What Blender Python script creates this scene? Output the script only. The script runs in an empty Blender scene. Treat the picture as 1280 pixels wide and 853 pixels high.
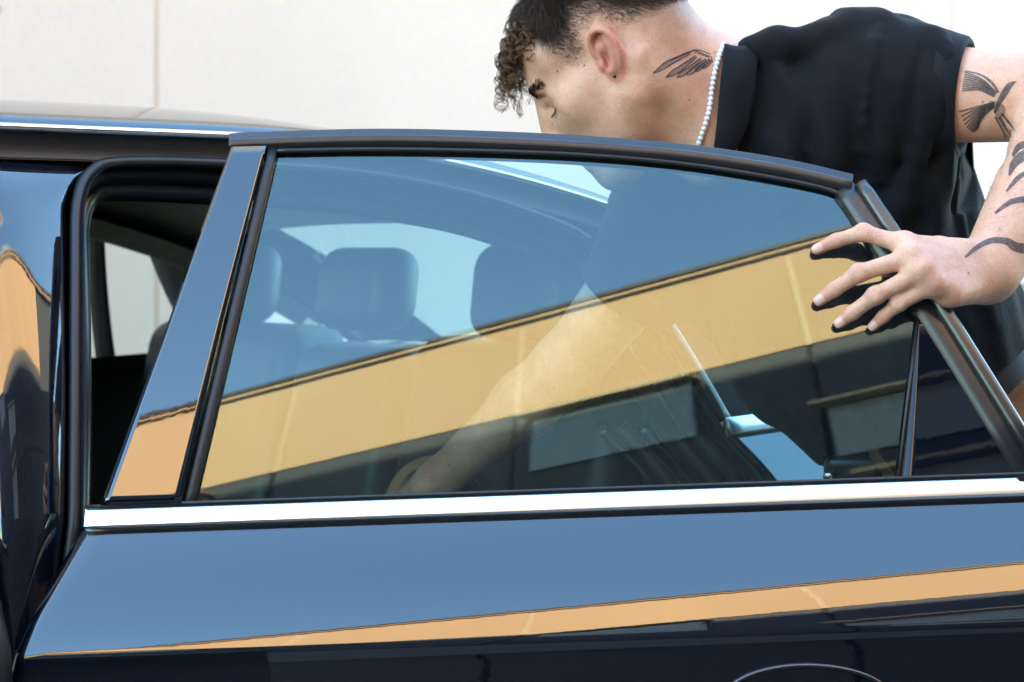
import bpy, bmesh, math, random
import numpy as np
from mathutils import Vector, Matrix

random.seed(7); rng = np.random.default_rng(7)
SC = bpy.context.scene
COL = SC.collection
rad = math.radians

# ------------------------------------------------------------------ camera, sky, sun, exposure
CZ, FPX, HZ = 1.2586, 2400.0, 300.0            # eye height, focal length in photo pixels, horizon row
cam = bpy.data.cameras.new('camera'); cam_ob = bpy.data.objects.new('camera', cam); COL.objects.link(cam_ob)
cam_ob.location = (0, 0, CZ); cam_ob.rotation_euler = (rad(90), 0, 0)
cam.sensor_width = 36.0; cam.lens = 36.0 * FPX / 1280.0
cam.shift_y = -(426.5 - HZ) / 1280.0
cam.clip_start = 0.05; cam.clip_end = 2000
cam.dof.use_dof = True; cam.dof.focus_distance = 2.25; cam.dof.aperture_fstop = 7.0
SC.camera = cam_ob

YAW = rad(40.0)                                # the car and both walls run along this direction
U = np.array([math.cos(YAW), math.sin(YAW), 0.0]); WI = np.array([-math.sin(YAW), math.cos(YAW), 0.0])
SUN_EL = rad(40.0); SUN_AZ = math.atan2(WI[0], WI[1]) + rad(6.0)     # clockwise from +Y
world = bpy.data.worlds.new('World'); SC.world = world; world.use_nodes = True
nt = world.node_tree; bg = nt.nodes['Background']
sky = nt.nodes.new('ShaderNodeTexSky'); sky.sky_type = 'NISHITA'; sky.sun_disc = False
sky.sun_elevation = SUN_EL; sky.sun_rotation = SUN_AZ; sky.air_density = 1.25; sky.dust_density = 0.0; sky.ozone_density = 5.0
nt.links.new(sky.outputs[0], bg.inputs[0]); bg.inputs[1].default_value = 0.15
sl = bpy.data.lights.new('sun', 'SUN'); sl.energy = 5.0; sl.angle = rad(0.5); sl.color = (1.0, 0.95, 0.87)
sun = bpy.data.objects.new('sun', sl); COL.objects.link(sun)
sdir = np.array([math.cos(SUN_EL) * math.sin(SUN_AZ), math.cos(SUN_EL) * math.cos(SUN_AZ), math.sin(SUN_EL)])
sun.rotation_euler = Vector(-sdir).to_track_quat('-Z', 'Y').to_euler(); sun.location = (0, 0, 20)
SC.view_settings.view_transform = 'Standard'; SC.view_settings.look = 'None'
SC.view_settings.exposure = 3.58; SC.view_settings.gamma = 1.0; SC.view_settings.use_curve_mapping = False
SC.view_settings.use_white_balance = True; SC.view_settings.white_balance_temperature = 7200; SC.view_settings.white_balance_tint = -3   # the photo is balanced for open shade
SC.render.engine = 'CYCLES'
SC.cycles.max_bounces = 8; SC.cycles.transparent_max_bounces = 16; SC.cycles.glossy_bounces = 6
SC.cycles.use_denoising = True; SC.cycles.sample_clamp_indirect = 6.0

# ------------------------------------------------------------------ helpers
def link(ob, parent=None):
    COL.objects.link(ob)
    if parent is not None: ob.parent = parent
    return ob
def empty(name, loc=(0, 0, 0)):
    o = bpy.data.objects.new(name, None); COL.objects.link(o); o.location = loc; o.empty_display_size = 0.1
    return o
def tag(o, label=None, cat=None, group=None, kind=None):
    for k, v in (('label', label), ('category', cat), ('group', group), ('kind', kind)):
        if v: o[k] = v
    return o
def mesh_ob(name, verts, faces, mat, parent=None, smooth=True, solid=0.0, bevel=0.0, offset=-1.0):
    me = bpy.data.meshes.new(name)
    me.from_pydata([tuple(map(float, v)) for v in verts], [], [tuple(int(i) for i in f) for f in faces])
    me.materials.append(mat)
    if smooth: me.polygons.foreach_set('use_smooth', [True] * len(me.polygons))
    o = bpy.data.objects.new(name, me); COL.objects.link(o)
    if parent is not None:
        o.parent = parent; o.matrix_parent_inverse = Matrix.Translation(-base_of(parent))
    if solid:
        m = o.modifiers.new('thickness', 'SOLIDIFY'); m.thickness = solid; m.offset = offset
    if bevel:
        m = o.modifiers.new('bevel', 'BEVEL'); m.width = bevel; m.segments = 2; m.limit_method = 'ANGLE'
    return o
def base_of(o):
    return o.location.copy() if o.parent is None else Vector((0, 0, 0))     # parts keep world-space vertices
def grid(name, fn, nu, nv, mat, parent=None, **kw):
    vs = [fn(i / nu, j / nv) for j in range(nv + 1) for i in range(nu + 1)]
    fs = [(j * (nu + 1) + i, j * (nu + 1) + i + 1, (j + 1) * (nu + 1) + i + 1, (j + 1) * (nu + 1) + i) for j in range(nv) for i in range(nu)]
    return mesh_ob(name, vs, fs, mat, parent, **kw)
def poly(pts):
    """a polyline as a function of 0..1 by arc length"""
    p = np.array(pts, float); d = np.r_[0, np.cumsum(np.linalg.norm(np.diff(p, axis=0), axis=1))]; d /= d[-1]
    return lambda t: np.array([np.interp(t, d, p[:, k]) for k in range(p.shape[1])])
def spline(pts, n=8):
    """Catmull-Rom points through pts"""
    p = [np.array(q, float) for q in pts]; p = [2 * p[0] - p[1]] + p + [2 * p[-1] - p[-2]]; out = []
    for i in range(1, len(p) - 2):
        for j in range(n):
            t = j / n
            out.append(0.5 * ((2 * p[i]) + (p[i + 1] - p[i - 1]) * t + (2 * p[i - 1] - 5 * p[i] + 4 * p[i + 1] - p[i + 2]) * t * t + (3 * p[i] - p[i - 1] - 3 * p[i + 1] + p[i + 2]) * t ** 3))
    out.append(p[-2]); return out
def coons(B, T, L, R):
    def f(u, v):
        return ((1 - v) * B(u) + v * T(u) + (1 - u) * L(v) + u * R(v)
                - ((1 - u) * (1 - v) * B(0) + u * (1 - v) * B(1) + (1 - u) * v * T(0) + u * v * T(1)))
    return f
def sweep(name, path, section, mat, parent=None, normals=None, closed=False, cap=True, smooth=True, bevel=0, scale=None):
    """section: list of (side, out) offsets; normals: outward vector at each path point"""
    P = np.array(path, float); n = len(P); vs = []; fs = []; m = len(section)
    for i in range(n):
        t = (P[(i + 1) % n] - P[i - 1]) if closed else (P[min(i + 1, n - 1)] - P[max(i - 1, 0)])
        t /= np.linalg.norm(t) + 1e-12
        nn = np.array(normals[i] if isinstance(normals, list) else (normals if normals is not None else (0, 0, 1)), float)
        nn = nn - t * nn.dot(t); nn /= np.linalg.norm(nn) + 1e-12; s = np.cross(t, nn)
        k = 1.0 if scale is None else scale[i]
        for a, b in section: vs.append(P[i] + s * a * k + nn * b * k)
    for i in range(n if closed else n - 1):
        for j in range(m):
            a = i * m + j; b = i * m + (j + 1) % m; c = ((i + 1) % n) * m + (j + 1) % m; d = ((i + 1) % n) * m + j
            fs.append((a, b, c, d))
    if cap and not closed:
        fs.append(tuple(range(m))[::-1]); fs.append(tuple(range((n - 1) * m, n * m)))
    return mesh_ob(name, vs, fs, mat, parent, smooth=smooth, bevel=bevel)
def circ(r, n=10, ry=None):
    return [(r * math.cos(2 * math.pi * i / n), (ry or r) * math.sin(2 * math.pi * i / n)) for i in range(n)]
def box_verts(lo, hi):
    return [(x, y, z) for z in (lo[2], hi[2]) for y in (lo[1], hi[1]) for x in (lo[0], hi[0])]
BOXF = [(0, 2, 3, 1), (4, 5, 7, 6), (0, 1, 5, 4), (2, 6, 7, 3), (0, 4, 6, 2), (1, 3, 7, 5)]
def join(parts):
    vs, fs = [], []
    for v, f in parts:
        k = len(vs); vs += [tuple(q) for q in v]; fs += [tuple(i + k for i in q) for q in f]
    return vs, fs

# ------------------------------------------------------------------ materials
def M(name): 
    m = bpy.data.materials.new(name); m.use_nodes = True
    return m, m.node_tree, m.node_tree.nodes['Principled BSDF']
def noise(nt, scale, detail=4, coord='Object', rough=0.55, vec=None):
    tc = nt.nodes.new('ShaderNodeTexCoord'); n = nt.nodes.new('ShaderNodeTexNoise')
    n.inputs['Scale'].default_value = scale; n.inputs['Detail'].default_value = detail; n.inputs['Roughness'].default_value = rough
    if vec:
        mp = nt.nodes.new('ShaderNodeMapping'); mp.inputs['Scale'].default_value = vec
        nt.links.new(tc.outputs[coord], mp.inputs[0]); nt.links.new(mp.outputs[0], n.inputs['Vector'])
    else: nt.links.new(tc.outputs[coord], n.inputs['Vector'])
    return n.outputs['Fac']
def ramp(nt, fac, stops):
    r = nt.nodes.new('ShaderNodeValToRGB'); el = r.color_ramp.elements
    while len(el) < len(stops): el.new(0.5)
    for e, (p, c) in zip(el, stops): e.position = p; e.color = (*c, 1) if len(c) == 3 else c
    nt.links.new(fac, r.inputs[0]); return r.outputs[0]
def bump(nt, b, height, strength, dist, chain=None, socket='Normal'):
    n = nt.nodes.new('ShaderNodeBump'); n.inputs['Strength'].default_value = strength; n.inputs['Distance'].default_value = dist
    nt.links.new(height, n.inputs['Height'])
    if chain is not None: nt.links.new(chain, n.inputs['Normal'])
    nt.links.new(n.outputs[0], b.inputs[socket]); return n.outputs[0]
def simple(name, col, rough=0.5, metal=0.0, var=0.15, scale=30, bmp=0.0, bscale=200, spec=0.5, bdist=0.001):
    m, nt, b = M(name)
    f = noise(nt, scale)
    c = tuple(col)
    nt.links.new(ramp(nt, f, [(0.25, tuple(x * (1 - var) for x in c)), (0.75, tuple(min(1, x * (1 + var)) for x in c))]), b.inputs['Base Color'])
    b.inputs['Roughness'].default_value = rough; b.inputs['Metallic'].default_value = metal; b.inputs['Specular IOR Level'].default_value = spec
    if bmp: bump(nt, b, noise(nt, bscale, 3), bmp, bdist)
    return m
def paint_mat(name, dust):
    m, nt, b = M(name)
    b.inputs['Base Color'].default_value = (0.0012, 0.0025, 0.007, 1)
    b.inputs['Roughness'].default_value = 0.35; b.inputs['Specular IOR Level'].default_value = 0.0
    b.inputs['Coat Weight'].default_value = 1.0; b.inputs['Coat IOR'].default_value = 1.92; b.inputs['Coat Roughness'].default_value = 0.012
    bump(nt, b, noise(nt, 55, 2), 0.012, 0.002, socket='Coat Normal')
    sp = noise(nt, 650, 2); sq = noise(nt, 6, 4); mm = nt.nodes.new('ShaderNodeMath'); mm.operation = 'MULTIPLY'; nt.links.new(sp, mm.inputs[0]); nt.links.new(sq, mm.inputs[1])
    nt.links.new(ramp(nt, mm.outputs[0], [(0.40, (0.0012, 0.0025, 0.007)), (0.46, (0.012, 0.012, 0.014))]), b.inputs['Base Color'])
    nt.links.new(ramp(nt, noise(nt, 3.5, 6, rough=0.7), [(0.35, (0.008,) * 3), (0.75, (0.028,) * 3)]), b.inputs['Coat Roughness'])
    if dust:
        f = noise(nt, 9, 8, rough=0.7); g = noise(nt, 420, 2)
        mul = nt.nodes.new('ShaderNodeMath'); mul.operation = 'MULTIPLY'; nt.links.new(f, mul.inputs[0]); nt.links.new(g, mul.inputs[1])
        nt.links.new(ramp(nt, mul.outputs[0], [(0.25, (0.0035, 0.005, 0.010)), (0.45, (0.03, 0.028, 0.026))]), b.inputs['Base Color'])
        nt.links.new(ramp(nt, f, [(0.4, (0.015,) * 3), (0.75, (0.07,) * 3)]), b.inputs['Coat Roughness'])
    return m
def glass_mat(name, tint, ior):
    m, nt, b = M(name); nt.nodes.remove(b); out = nt.nodes['Material Output']
    tr = nt.nodes.new('ShaderNodeBsdfTransparent'); tr.inputs[0].default_value = (*tint, 1)
    gl = nt.nodes.new('ShaderNodeBsdfGlossy'); gl.inputs['Roughness'].default_value = 0.0; gl.inputs[0].default_value = (0.85, 1.0, 0.96, 1)
    fr = nt.nodes.new('ShaderNodeFresnel'); fr.inputs[0].default_value = ior
    bp = nt.nodes.new('ShaderNodeBump'); bp.inputs['Strength'].default_value = 0.006; bp.inputs['Distance'].default_value = 0.003
    nt.links.new(noise(nt, 9, 1), bp.inputs['Height']); nt.links.new(bp.outputs[0], gl.inputs['Normal'])
    df = nt.nodes.new('ShaderNodeBsdfDiffuse'); df.inputs[0].default_value = (0.55, 0.6, 0.6, 1)
    dm = nt.nodes.new('ShaderNodeMixShader')
    nt.links.new(ramp(nt, noise(nt, 260, 6, rough=0.75), [(0.45, (0.001,) * 3), (0.80, (0.03,) * 3)]), dm.inputs[0])
    nt.links.new(tr.outputs[0], dm.inputs[1]); nt.links.new(df.outputs[0], dm.inputs[2])
    mx = nt.nodes.new('ShaderNodeMixShader'); nt.links.new(fr.outputs[0], mx.inputs[0]); nt.links.new(dm.outputs[0], mx.inputs[1]); nt.links.new(gl.outputs[0], mx.inputs[2])
    nt.links.new(mx.outputs[0], out.inputs[0]); return m

PAINT = paint_mat('navy_black_paint', False)
PAINT_DUSTY = paint_mat('navy_black_paint_dusty', True)
PIANO = paint_mat('gloss_black_trim', False); QBLACK = paint_mat('gloss_black_quarter', False); QBLACK.node_tree.nodes['Principled BSDF'].inputs['Coat IOR'].default_value = 1.45
RUBBER = simple('black_rubber', (0.012, 0.012, 0.013), 0.45, bmp=0.15, bscale=500, spec=0.6)
RUBBER_SHINY = simple('black_rubber_satin', (0.015, 0.014, 0.014), 0.28, bmp=0.05, bscale=300, spec=0.8)
FRAME = simple('bronze_black_frame', (0.020, 0.018, 0.019), 0.30, bmp=0.03, bscale=600, spec=0.55)
CHROME = simple('satin_chrome', (0.86, 0.86, 0.87), 0.22, 1.0, var=0.03, scale=60)
GLASS = glass_mat('tinted_door_glass', (0.62, 0.90, 0.90), 1.92)
FARGLASS = glass_mat('pale_green_glass', (0.70, 0.80, 0.78), 1.5)
SEAT = simple('black_leather', (0.013, 0.013, 0.015), 0.42, bmp=0.3, bscale=350, spec=0.5)
TRIMD = simple('charcoal_plastic', (0.018, 0.018, 0.019), 0.55, bmp=0.2, bscale=500)
TRIMB = simple('dark_brown_trim', (0.045, 0.028, 0.022), 0.4, bmp=0.2, bscale=400)
HEADL = simple('pale_headliner', (0.30, 0.29, 0.27), 0.9, bmp=0.2, bscale=700)
CARPET = simple('carpet', (0.02, 0.02, 0.02), 0.95, bmp=0.6, bscale=600)
TYRE = simple('tyre_rubber', (0.02, 0.02, 0.02), 0.8)
ALLOY = simple('alloy_metal', (0.5, 0.5, 0.52), 0.3, 1.0)
DARKMETAL = simple('dark_coping_metal', (0.035, 0.03, 0.028), 0.5)

def stucco(name, col, streak, spots=0.0):
    m, nt, b = M(name)
    big = noise(nt, 0.7, 6, coord='Generated' if False else 'Object', vec=(1, 1, 0.35)); fine = noise(nt, 60, 5)
    c = nt.nodes.new('ShaderNodeMixRGB'); c.blend_type = 'MULTIPLY'; c.inputs[0].default_value = 1
    nt.links.new(ramp(nt, big, [(0.3, tuple(x * (1 - streak) for x in col)), (0.7, col)]), c.inputs[1])
    nt.links.new(ramp(nt, fine, [(0.3, (0.94,) * 3), (0.7, (1, 1, 1))]), c.inputs[2])
    nt.links.new(c.outputs[0], b.inputs['Base Color']); b.inputs['Roughness'].default_value = 0.9; b.inputs['Specular IOR Level'].default_value = 0.2
    bump(nt, b, noise(nt, 240, 4), 0.3, 0.002)
    return m
WHITE = stucco('white_render', (0.80, 0.612, 0.492), 0.07)
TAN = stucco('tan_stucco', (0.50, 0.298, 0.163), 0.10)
JOINT = stucco('cream_joint', (0.60, 0.42, 0.25), 0.1)
WJOINT = stucco('sand_joint', (0.76, 0.58, 0.45), 0.1)
WALL_SHADE = simple('painted_wall_shade', (0.030, 0.027, 0.025), 0.7, bmp=0.2, bscale=80)  # near-black colour standing in for deep shade on the tan building's lower wall
ASPHALT = simple('asphalt', (0.11, 0.105, 0.10), 0.85, var=0.3, scale=6, bmp=0.6, bscale=180, bdist=0.004)

# ------------------------------------------------------------------ the place: ground and the two long walls
def street(s, w, z):                                   # car frame: s rearward along the street, w away from the camera side, z up
    return np.array([-0.4726, 2.12, 0.0]) + U * s + WI * w + np.array([0, 0, z])
g = mesh_ob('ground', [(-60, -60, 0), (60, -60, 0), (60, 60, 0), (-60, 60, 0)], [(0, 1, 2, 3)], ASPHALT, smooth=False); tag(g, kind='structure')

def sbox(s0, s1, w0, w1, z0, z1):
    v = [street(s, w, z) for z in (z0, z1) for w in (w0, w1) for s in (s0, s1)]
    return v, BOXF
def sbox_ob(name, s0, s1, w0, w1, z0, z1, mat, parent, bevel=0.0):
    v, f = sbox(s0, s1, w0, w1, z0, z1); return mesh_ob(name, v, f, mat, parent, smooth=False, bevel=bevel)

# camera-side offset of the tan wall in the street frame
TW = -(4.6 - (np.array([0, 2.2, 0]) - street(0, 0, 0)).dot(WI)); SOFF = street(0, 0, 0).dot(U)
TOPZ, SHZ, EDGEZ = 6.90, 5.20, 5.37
WW = 3.60                                              # face of the white wall
WHZ = SHZ + (WW - TW) * math.tan(SUN_EL) / math.cos(rad(6.0))
wb = empty('white_building', street(3, WW, 0)); tag(wb, 'tall plain white rendered building wall behind the car', 'building')
sbox_ob('wall', -9, 19, WW + 0.006, WW + 4, 0, WHZ, WJOINT, wb)
pw = 2.09; rows = [0.0, 3.1, 6.2, 9.3, WHZ - 0.002]
for i in range(-5, 8):
    s0 = 2.127 + pw * i
    for j in range(len(rows) - 1):
        sbox_ob('panel', s0 + 0.009, s0 + pw - 0.009, WW, WW + 0.045, rows[j] + (0.008 if j else 0.0), rows[j + 1] - 0.008, WHITE, wb, bevel=0.004)
sbox_ob('plinth_vent', 6.78, 7.35, WW - 0.05, WW - 0.002, 0.55, 1.05, simple('olive_grey_louvre', (0.20, 0.20, 0.14), 0.6), wb, bevel=0.006)

tb = empty('tan_building', street(-3, TW, 0)); tag(tb, 'tan stucco building reflected in the car, sunlit along its top', 'building')
sbox_ob('wall', -14, 9, TW - 5, TW - 0.03, 0, TOPZ - 0.02, WALL_SHADE, tb)
tj = [-4.4 - SOFF + 1.75 * k for k in range(-5, 8)]
for a, b_ in zip(tj[:-1], tj[1:]):
    for z0, z1, mt in ((0, 1.8, WALL_SHADE), (1.8, 3.6, WALL_SHADE), (3.6, EDGEZ, WALL_SHADE), (EDGEZ, TOPZ - 0.14, TAN)):  # lower rows have their shade painted in, only the top row is tan
        sbox_ob('panel', a + 0.015, b_ - 0.015, TW - 0.04, TW, z0 + 0.006, z1 - (0.006 if mt is WALL_SHADE else 0.0), mt, tb, bevel=0.006)
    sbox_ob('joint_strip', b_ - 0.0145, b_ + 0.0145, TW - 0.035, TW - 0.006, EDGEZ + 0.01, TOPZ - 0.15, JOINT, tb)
sbox_ob('coping', -14.1, 9.1, TW - 0.4, TW + 0.05, TOPZ - 0.06, TOPZ, DARKMETAL, tb)
sbox_ob('fascia', -14.1, 9.1, TW - 0.4, TW + 0.03, TOPZ - 0.115, TOPZ - 0.065, TAN, tb)
sbox_ob('drip_line', -14.1, 9.1, TW - 0.4, TW + 0.015, TOPZ - 0.14, TOPZ - 0.12, DARKMETAL, tb)
PALEG = simple('pale_window_blind', (0.26, 0.30, 0.30), 0.35)
for s0, s1, z0, z1 in ((-2.52, -1.56, 4.57, 5.24), (-0.86, 0.6, 4.02, 4.55), (-6.2, -4.9, 4.5, 5.2), (-0.72, 0.3, 3.1, 3.75)):
    w_ = sbox_ob('window', s0 - SOFF, s1 - SOFF, TW + 0.003, TW + 0.02, z0, z1, PALEG, tb)
    sbox_ob('lintel', s0 - SOFF - 0.05, s1 - SOFF + 0.05, TW + 0.004, TW + 0.10, z1 + 0.02, z1 + 0.06, JOINT, w_)
# ------------------------------------------------------------------ the car: shared side profile
K_, N0 = rad(22.47), rad(18.0)
def tumble(h): return (math.log(math.cos(N0)) - math.log(math.cos(N0 + K_ * h))) / K_
def belt(s): return 0.945 + 0.035 * s
_tab = [(0.0, 0.0)]; _h = 0.0; _o = 0.0
def _ang(h):                                           # lean of the panel below the beltline, degrees
    if h < 0.014: return 27 + 14.5 * (h / 0.014)
    if h < 0.126: return 41.5 - 17.5 * ((h - 0.014) / 0.112)
    if h < 0.133: return 24.0 - 26.5 * ((h - 0.126) / 0.007)
    if h < 0.150: return -2.5 + 9.5 * ((h - 0.133) / 0.017)
    return 7 - 24 * (h - 0.150)
while _h < 0.75:
    _h += 0.0005; _o += math.tan(rad(_ang(_h))) * 0.0005; _tab.append((_h, _o))
_th = np.array([t[0] for t in _tab]); _to = np.array([t[1] for t in _tab])
def side(s, z):
    """inward offset of the car's outer skin"""
    h = z - belt(s)
    return tumble(h) if h >= 0 else -float(np.interp(-h, _th, _to))
def rail_z(s): return 1.392 - 0.223 * max(0, s - 0.3) ** 2 - 0.10 * max(0, -0.35 - s) ** 2
def near(s, z, inset=0.0): return street(s, side(s, z) + inset, z)
CW = 1.76                                              # width at the beltline
def far(s, z, inset=0.0): return street(s, CW - side(s, z) - inset, z)

car = empty('car', street(0.4, CW / 2, 0)); tag(car, 'glossy dark navy sedan with its rear door swung open', 'car')

# ------------------------------------------------------------------ doors (opened, so each has its own frame)
def door_frame_fn(hs, ang):
    """local (a along the door, o inward, z) to world for a door hinged at street s=hs turned by ang from the camera's x axis"""
    h0 = street(hs, 0, 0); dx = np.array([math.cos(ang), math.sin(ang), 0]); dn = np.array([-math.sin(ang), math.cos(ang), 0])
    return lambda a, o, z: h0 + dx * a + dn * o + np.array([0, 0, z])
RD = door_frame_fn(0.0, 0.0)
def on_door(px, py, o_=0.0, sag=0.0):
    d = 2.2
    for _ in range(40):
        a = (px - 640) / FPX * d + 0.4726; z = CZ + (HZ - py) / FPX * d
        d = 2.12 + (tumble(z - belt(a)) if z > belt(a) else -float(np.interp(belt(a) - z, _th, _to))) + o_
    return np.array([a, z])
def dpt(q, o_=0.0):                                    # (a, z) on the rear door's skin, moved inward by o_
    a, z = q; return RD(a, side(a, z) + o_, z)
def dnrm(q):
    a, z = q; h = z - belt(a); n = N0 + K_ * h if h > 0 else rad(_ang(-h)); return np.array([0, -math.cos(n), math.sin(n)])
DP = lambda pts: [on_door(*p) for p in pts]
def panel(name, B, T, L, R, nu, nv, mat, parent, o_=0.0, **kw):
    f = coons(poly(B), poly(T), poly(L), poly(R)); return grid(name, lambda u, v: dpt(f(u, v), o_), nu, nv, mat, parent, **kw)

# outer skin below the belt
def rd_front(z):
    return float(np.interp(-z, [-0.99, -0.945, -0.90, -0.86, -0.82, -0.79, -0.6, -0.3], [0.004, 0.0, -0.022, -0.042, -0.058, -0.066, -0.06, -0.04]))
def rd_back(z): return float(np.interp(-z, [-0.99, -0.9, -0.78, -0.6, -0.45, -0.3], [1.10, 1.12, 1.09, 0.97, 0.86, 0.80]))
def skin(u, v):
    a0 = u; zt = 0.945 + 0.035 * a0 * 1.1 - 0.004
    vv = v ** 1.6 if False else v
    hs = np.r_[np.linspace(0, 0.16, 65), np.linspace(0.17, 0.66, 24)]
    h = float(np.interp(vv, np.linspace(0, 1, len(hs)), hs)); z0 = 0.945 - h
    f, b = rd_front(z0), rd_back(z0); a = f + (b - f) * u; z = belt(a) - h
    edge = 0.0
    if u < 0.012: edge = 0.010 * (1 - u / 0.012) ** 2
    return RD(a, side(a, z) + edge, z)
us = [0, .002, .004, .008, .012] + list(np.linspace(.03, 1, 40))
hsn = 88
vs = [skin(u, j / hsn) for j in range(hsn + 1) for u in us]
nU = len(us); fs = [(j * nU + i, j * nU + i + 1, (j + 1) * nU + i + 1, (j + 1) * nU + i) for j in range(hsn) for i in range(nU - 1)]
rdoor = mesh_ob('rear_door', vs, fs, PAINT, car, solid=0.012, offset=1.0); rdoor['label'] = 'rear door swung open toward the viewer'
# inner trim and edge of the door
grid('door_inner_trim', lambda u, v: RD(0.02 + 1.04 * u, 0.095 + 0.02 * math.sin(v * 3), 0.30 + 0.63 * v + 0.03 * u), 8, 8, TRIMD, rdoor)
def edge_strip(u, v):
    z = 0.30 + 0.64 * v; a = rd_front(z); return RD(a + 0.003 + 0.012 * u, side(a, z) + 0.012 + 0.085 * u, z)
grid('door_edge', edge_strip, 3, 40, PAINT_DUSTY, rdoor)

# glass outline in photo terms, lifted onto the door's own surface
gl_bot = DP([(212, 641), (640, 629), (1120, 612)]); gl_left = DP([(212, 641), (262, 470), (336, 188)])
gl_top = DP(spline([(336, 188), (480, 186), (640, 189), (760, 195), (870, 206), (980, 224), (1046, 240)], 6))
gl_right = DP(spline([(1120, 612), (1130, 520), (1146, 395), (1110, 325), (1046, 240)], 1))
panel('window_glass', gl_bot, gl_top, gl_left, gl_right, 48, 40, GLASS, rdoor, 0.006)
# gloss pillar cover in front of the glass
panel('pillar_cover', DP([(128, 633), (228, 630)]), DP([(291, 187), (334, 186)]), DP([(128, 633), (205, 425), (291, 187)]), DP([(228, 630), (276, 420), (334, 186)]), 10, 40, PIANO, rdoor, -0.004, solid=0.006, offset=1.0)
# seal strip between cover and glass
pth = [dpt(q, -0.001) for q in DP(spline([(234, 640), (286, 420), (341, 187)], 10))]; nrm = [np.array([0, -.92, .39])] * len(pth)
sweep('glass_run_seal', pth, [(-0.006, -0.006), (-0.006, 0.002), (-0.004, 0.0035), (0.005, 0.0035), (0.006, 0.001), (0.006, -0.006)], RUBBER, rdoor, nrm)
pth = [dpt(q, 0.0) for q in DP(spline([(336, 189), (480, 187), (640, 190), (760, 196), (870, 207), (980, 225), (1046, 241), (1062, 262), (1110, 335), (1146, 397)], 6))]
sweep('glass_edge_seal', pth, circ(0.0035, 8), RUBBER, rdoor, [np.array([0, -.88, .47])] * len(pth))
# upper frame: two stepped bands
ft = DP(spline([(287, 178), (320, 176), (480, 172), (640, 176), (760, 183), (870, 193), (980, 210), (1064, 229)], 6))
pth = [dpt(q, -0.002) for q in ft]; nr = [dnrm(q) for q in ft]
sec = [(-0.0125, -0.03), (-0.0125, -0.002), (-0.0105, 0.003), (-0.001, 0.0045), (0.0015, 0.0075), (0.009, 0.006), (0.0125, 0.0), (0.0125, -0.03)]
sweep('window_frame', pth, sec, FRAME, rdoor, nr, bevel=0.0008)
fr = DP([(1056, 235), (1066, 248), (1110, 316), (1180, 425), (1245, 530), (1300, 622)])
pth = [dpt(q, -0.003) for q in fr]; nr = [dnrm(q) for q in fr]
sweep('trailing_frame', pth, [(-0.012, -0.03), (-0.012, 0.002), (-0.010, 0.004), (0.013, 0.003), (0.014, -0.03)], FRAME, rdoor, nr)
frr = [q + np.array([0.018, 0.003]) for q in fr]; frr[0] = on_door(1074, 231)
sweep('trailing_seal', [dpt(q, -0.004) for q in frr], circ(0.0095, 14), RUBBER_SHINY, rdoor, nr)
# fixed quarter panel
panel('quarter_panel', DP([(1124, 611), (1292, 606)]), DP([(1148, 398), (1152, 400)]), DP([(1124, 611), (1148, 398)]), DP([(1292, 606), (1152, 400)]), 10, 20, QBLACK, rdoor, -0.001, solid=0.004, offset=1.0)
sweep('division_bar', [dpt(q, -0.003) for q in DP([(1121, 612), (1134, 500), (1147, 398)])], circ(0.0022, 8), RUBBER, rdoor, [np.array([0, -.92, .39])] * 3)
# belt: thin rubber sweeper and the bright strip
bl = [(0.002 + t * 1.098) for t in np.linspace(0, 1, 40)]
sweep('belt_sweeper', [RD(a, 0.000, belt(a) + 0.0185) for a in bl], [(-0.003, -0.01), (0.002, -0.01), (0.002, 0.003), (-0.002, 0.003)][::-1], RUBBER, rdoor, np.array([0, -1, 0.3]))
sweep('chrome_strip', [RD(a, 0.0, belt(a) + 0.005) for a in bl], [(x, y) for x, y in ((-0.0135, -0.008), (-0.0135, 0.004), (-0.0115, 0.0068), (0.0, 0.0078), (0.0115, 0.0068), (0.0135, 0.004), (0.0135, -0.008))], CHROME, rdoor, np.array([0, -0.85, 0.53]), bevel=0.0006)
# handle in its shallow recess, at the lower right of the panel
hz_ = 0.772
def recess(u, v):
    t = 2 * math.pi * u; r = v; a = 0.785 + 0.085 * r * math.cos(t) * (1.0 if r < 1 else 1); z = hz_ + 0.033 * r * math.sin(t)
    return RD(a, side(a, z) - 0.0015 + 0.030 * (1 - r ** 3), z)
grid('handle_recess', recess, 36, 8, PAINT, rdoor)
hp = [RD(0.785 + 0.13 * t, side(0.785, hz_) - 0.012 - 0.022 * (1 - t ** 4), hz_ - 0.006 + 0.004 * t) for t in np.linspace(-1, 1, 25)]
sweep('door_handle', hp, circ(0.011, 12, 0.007), PAINT, rdoor, np.array([0, -1, 0]))
ring = [RD(0.785 + 0.088 * math.cos(t), side(0.785, hz_ + 0.036 * math.sin(t)) - 0.002, hz_ + 0.036 * math.sin(t)) for t in np.linspace(0, 2 * math.pi, 48, endpoint=False)]
sweep('recess_lip', ring, circ(0.0028, 8), PAINT, rdoor, np.array([0, -1, 0]), closed=True)

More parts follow.
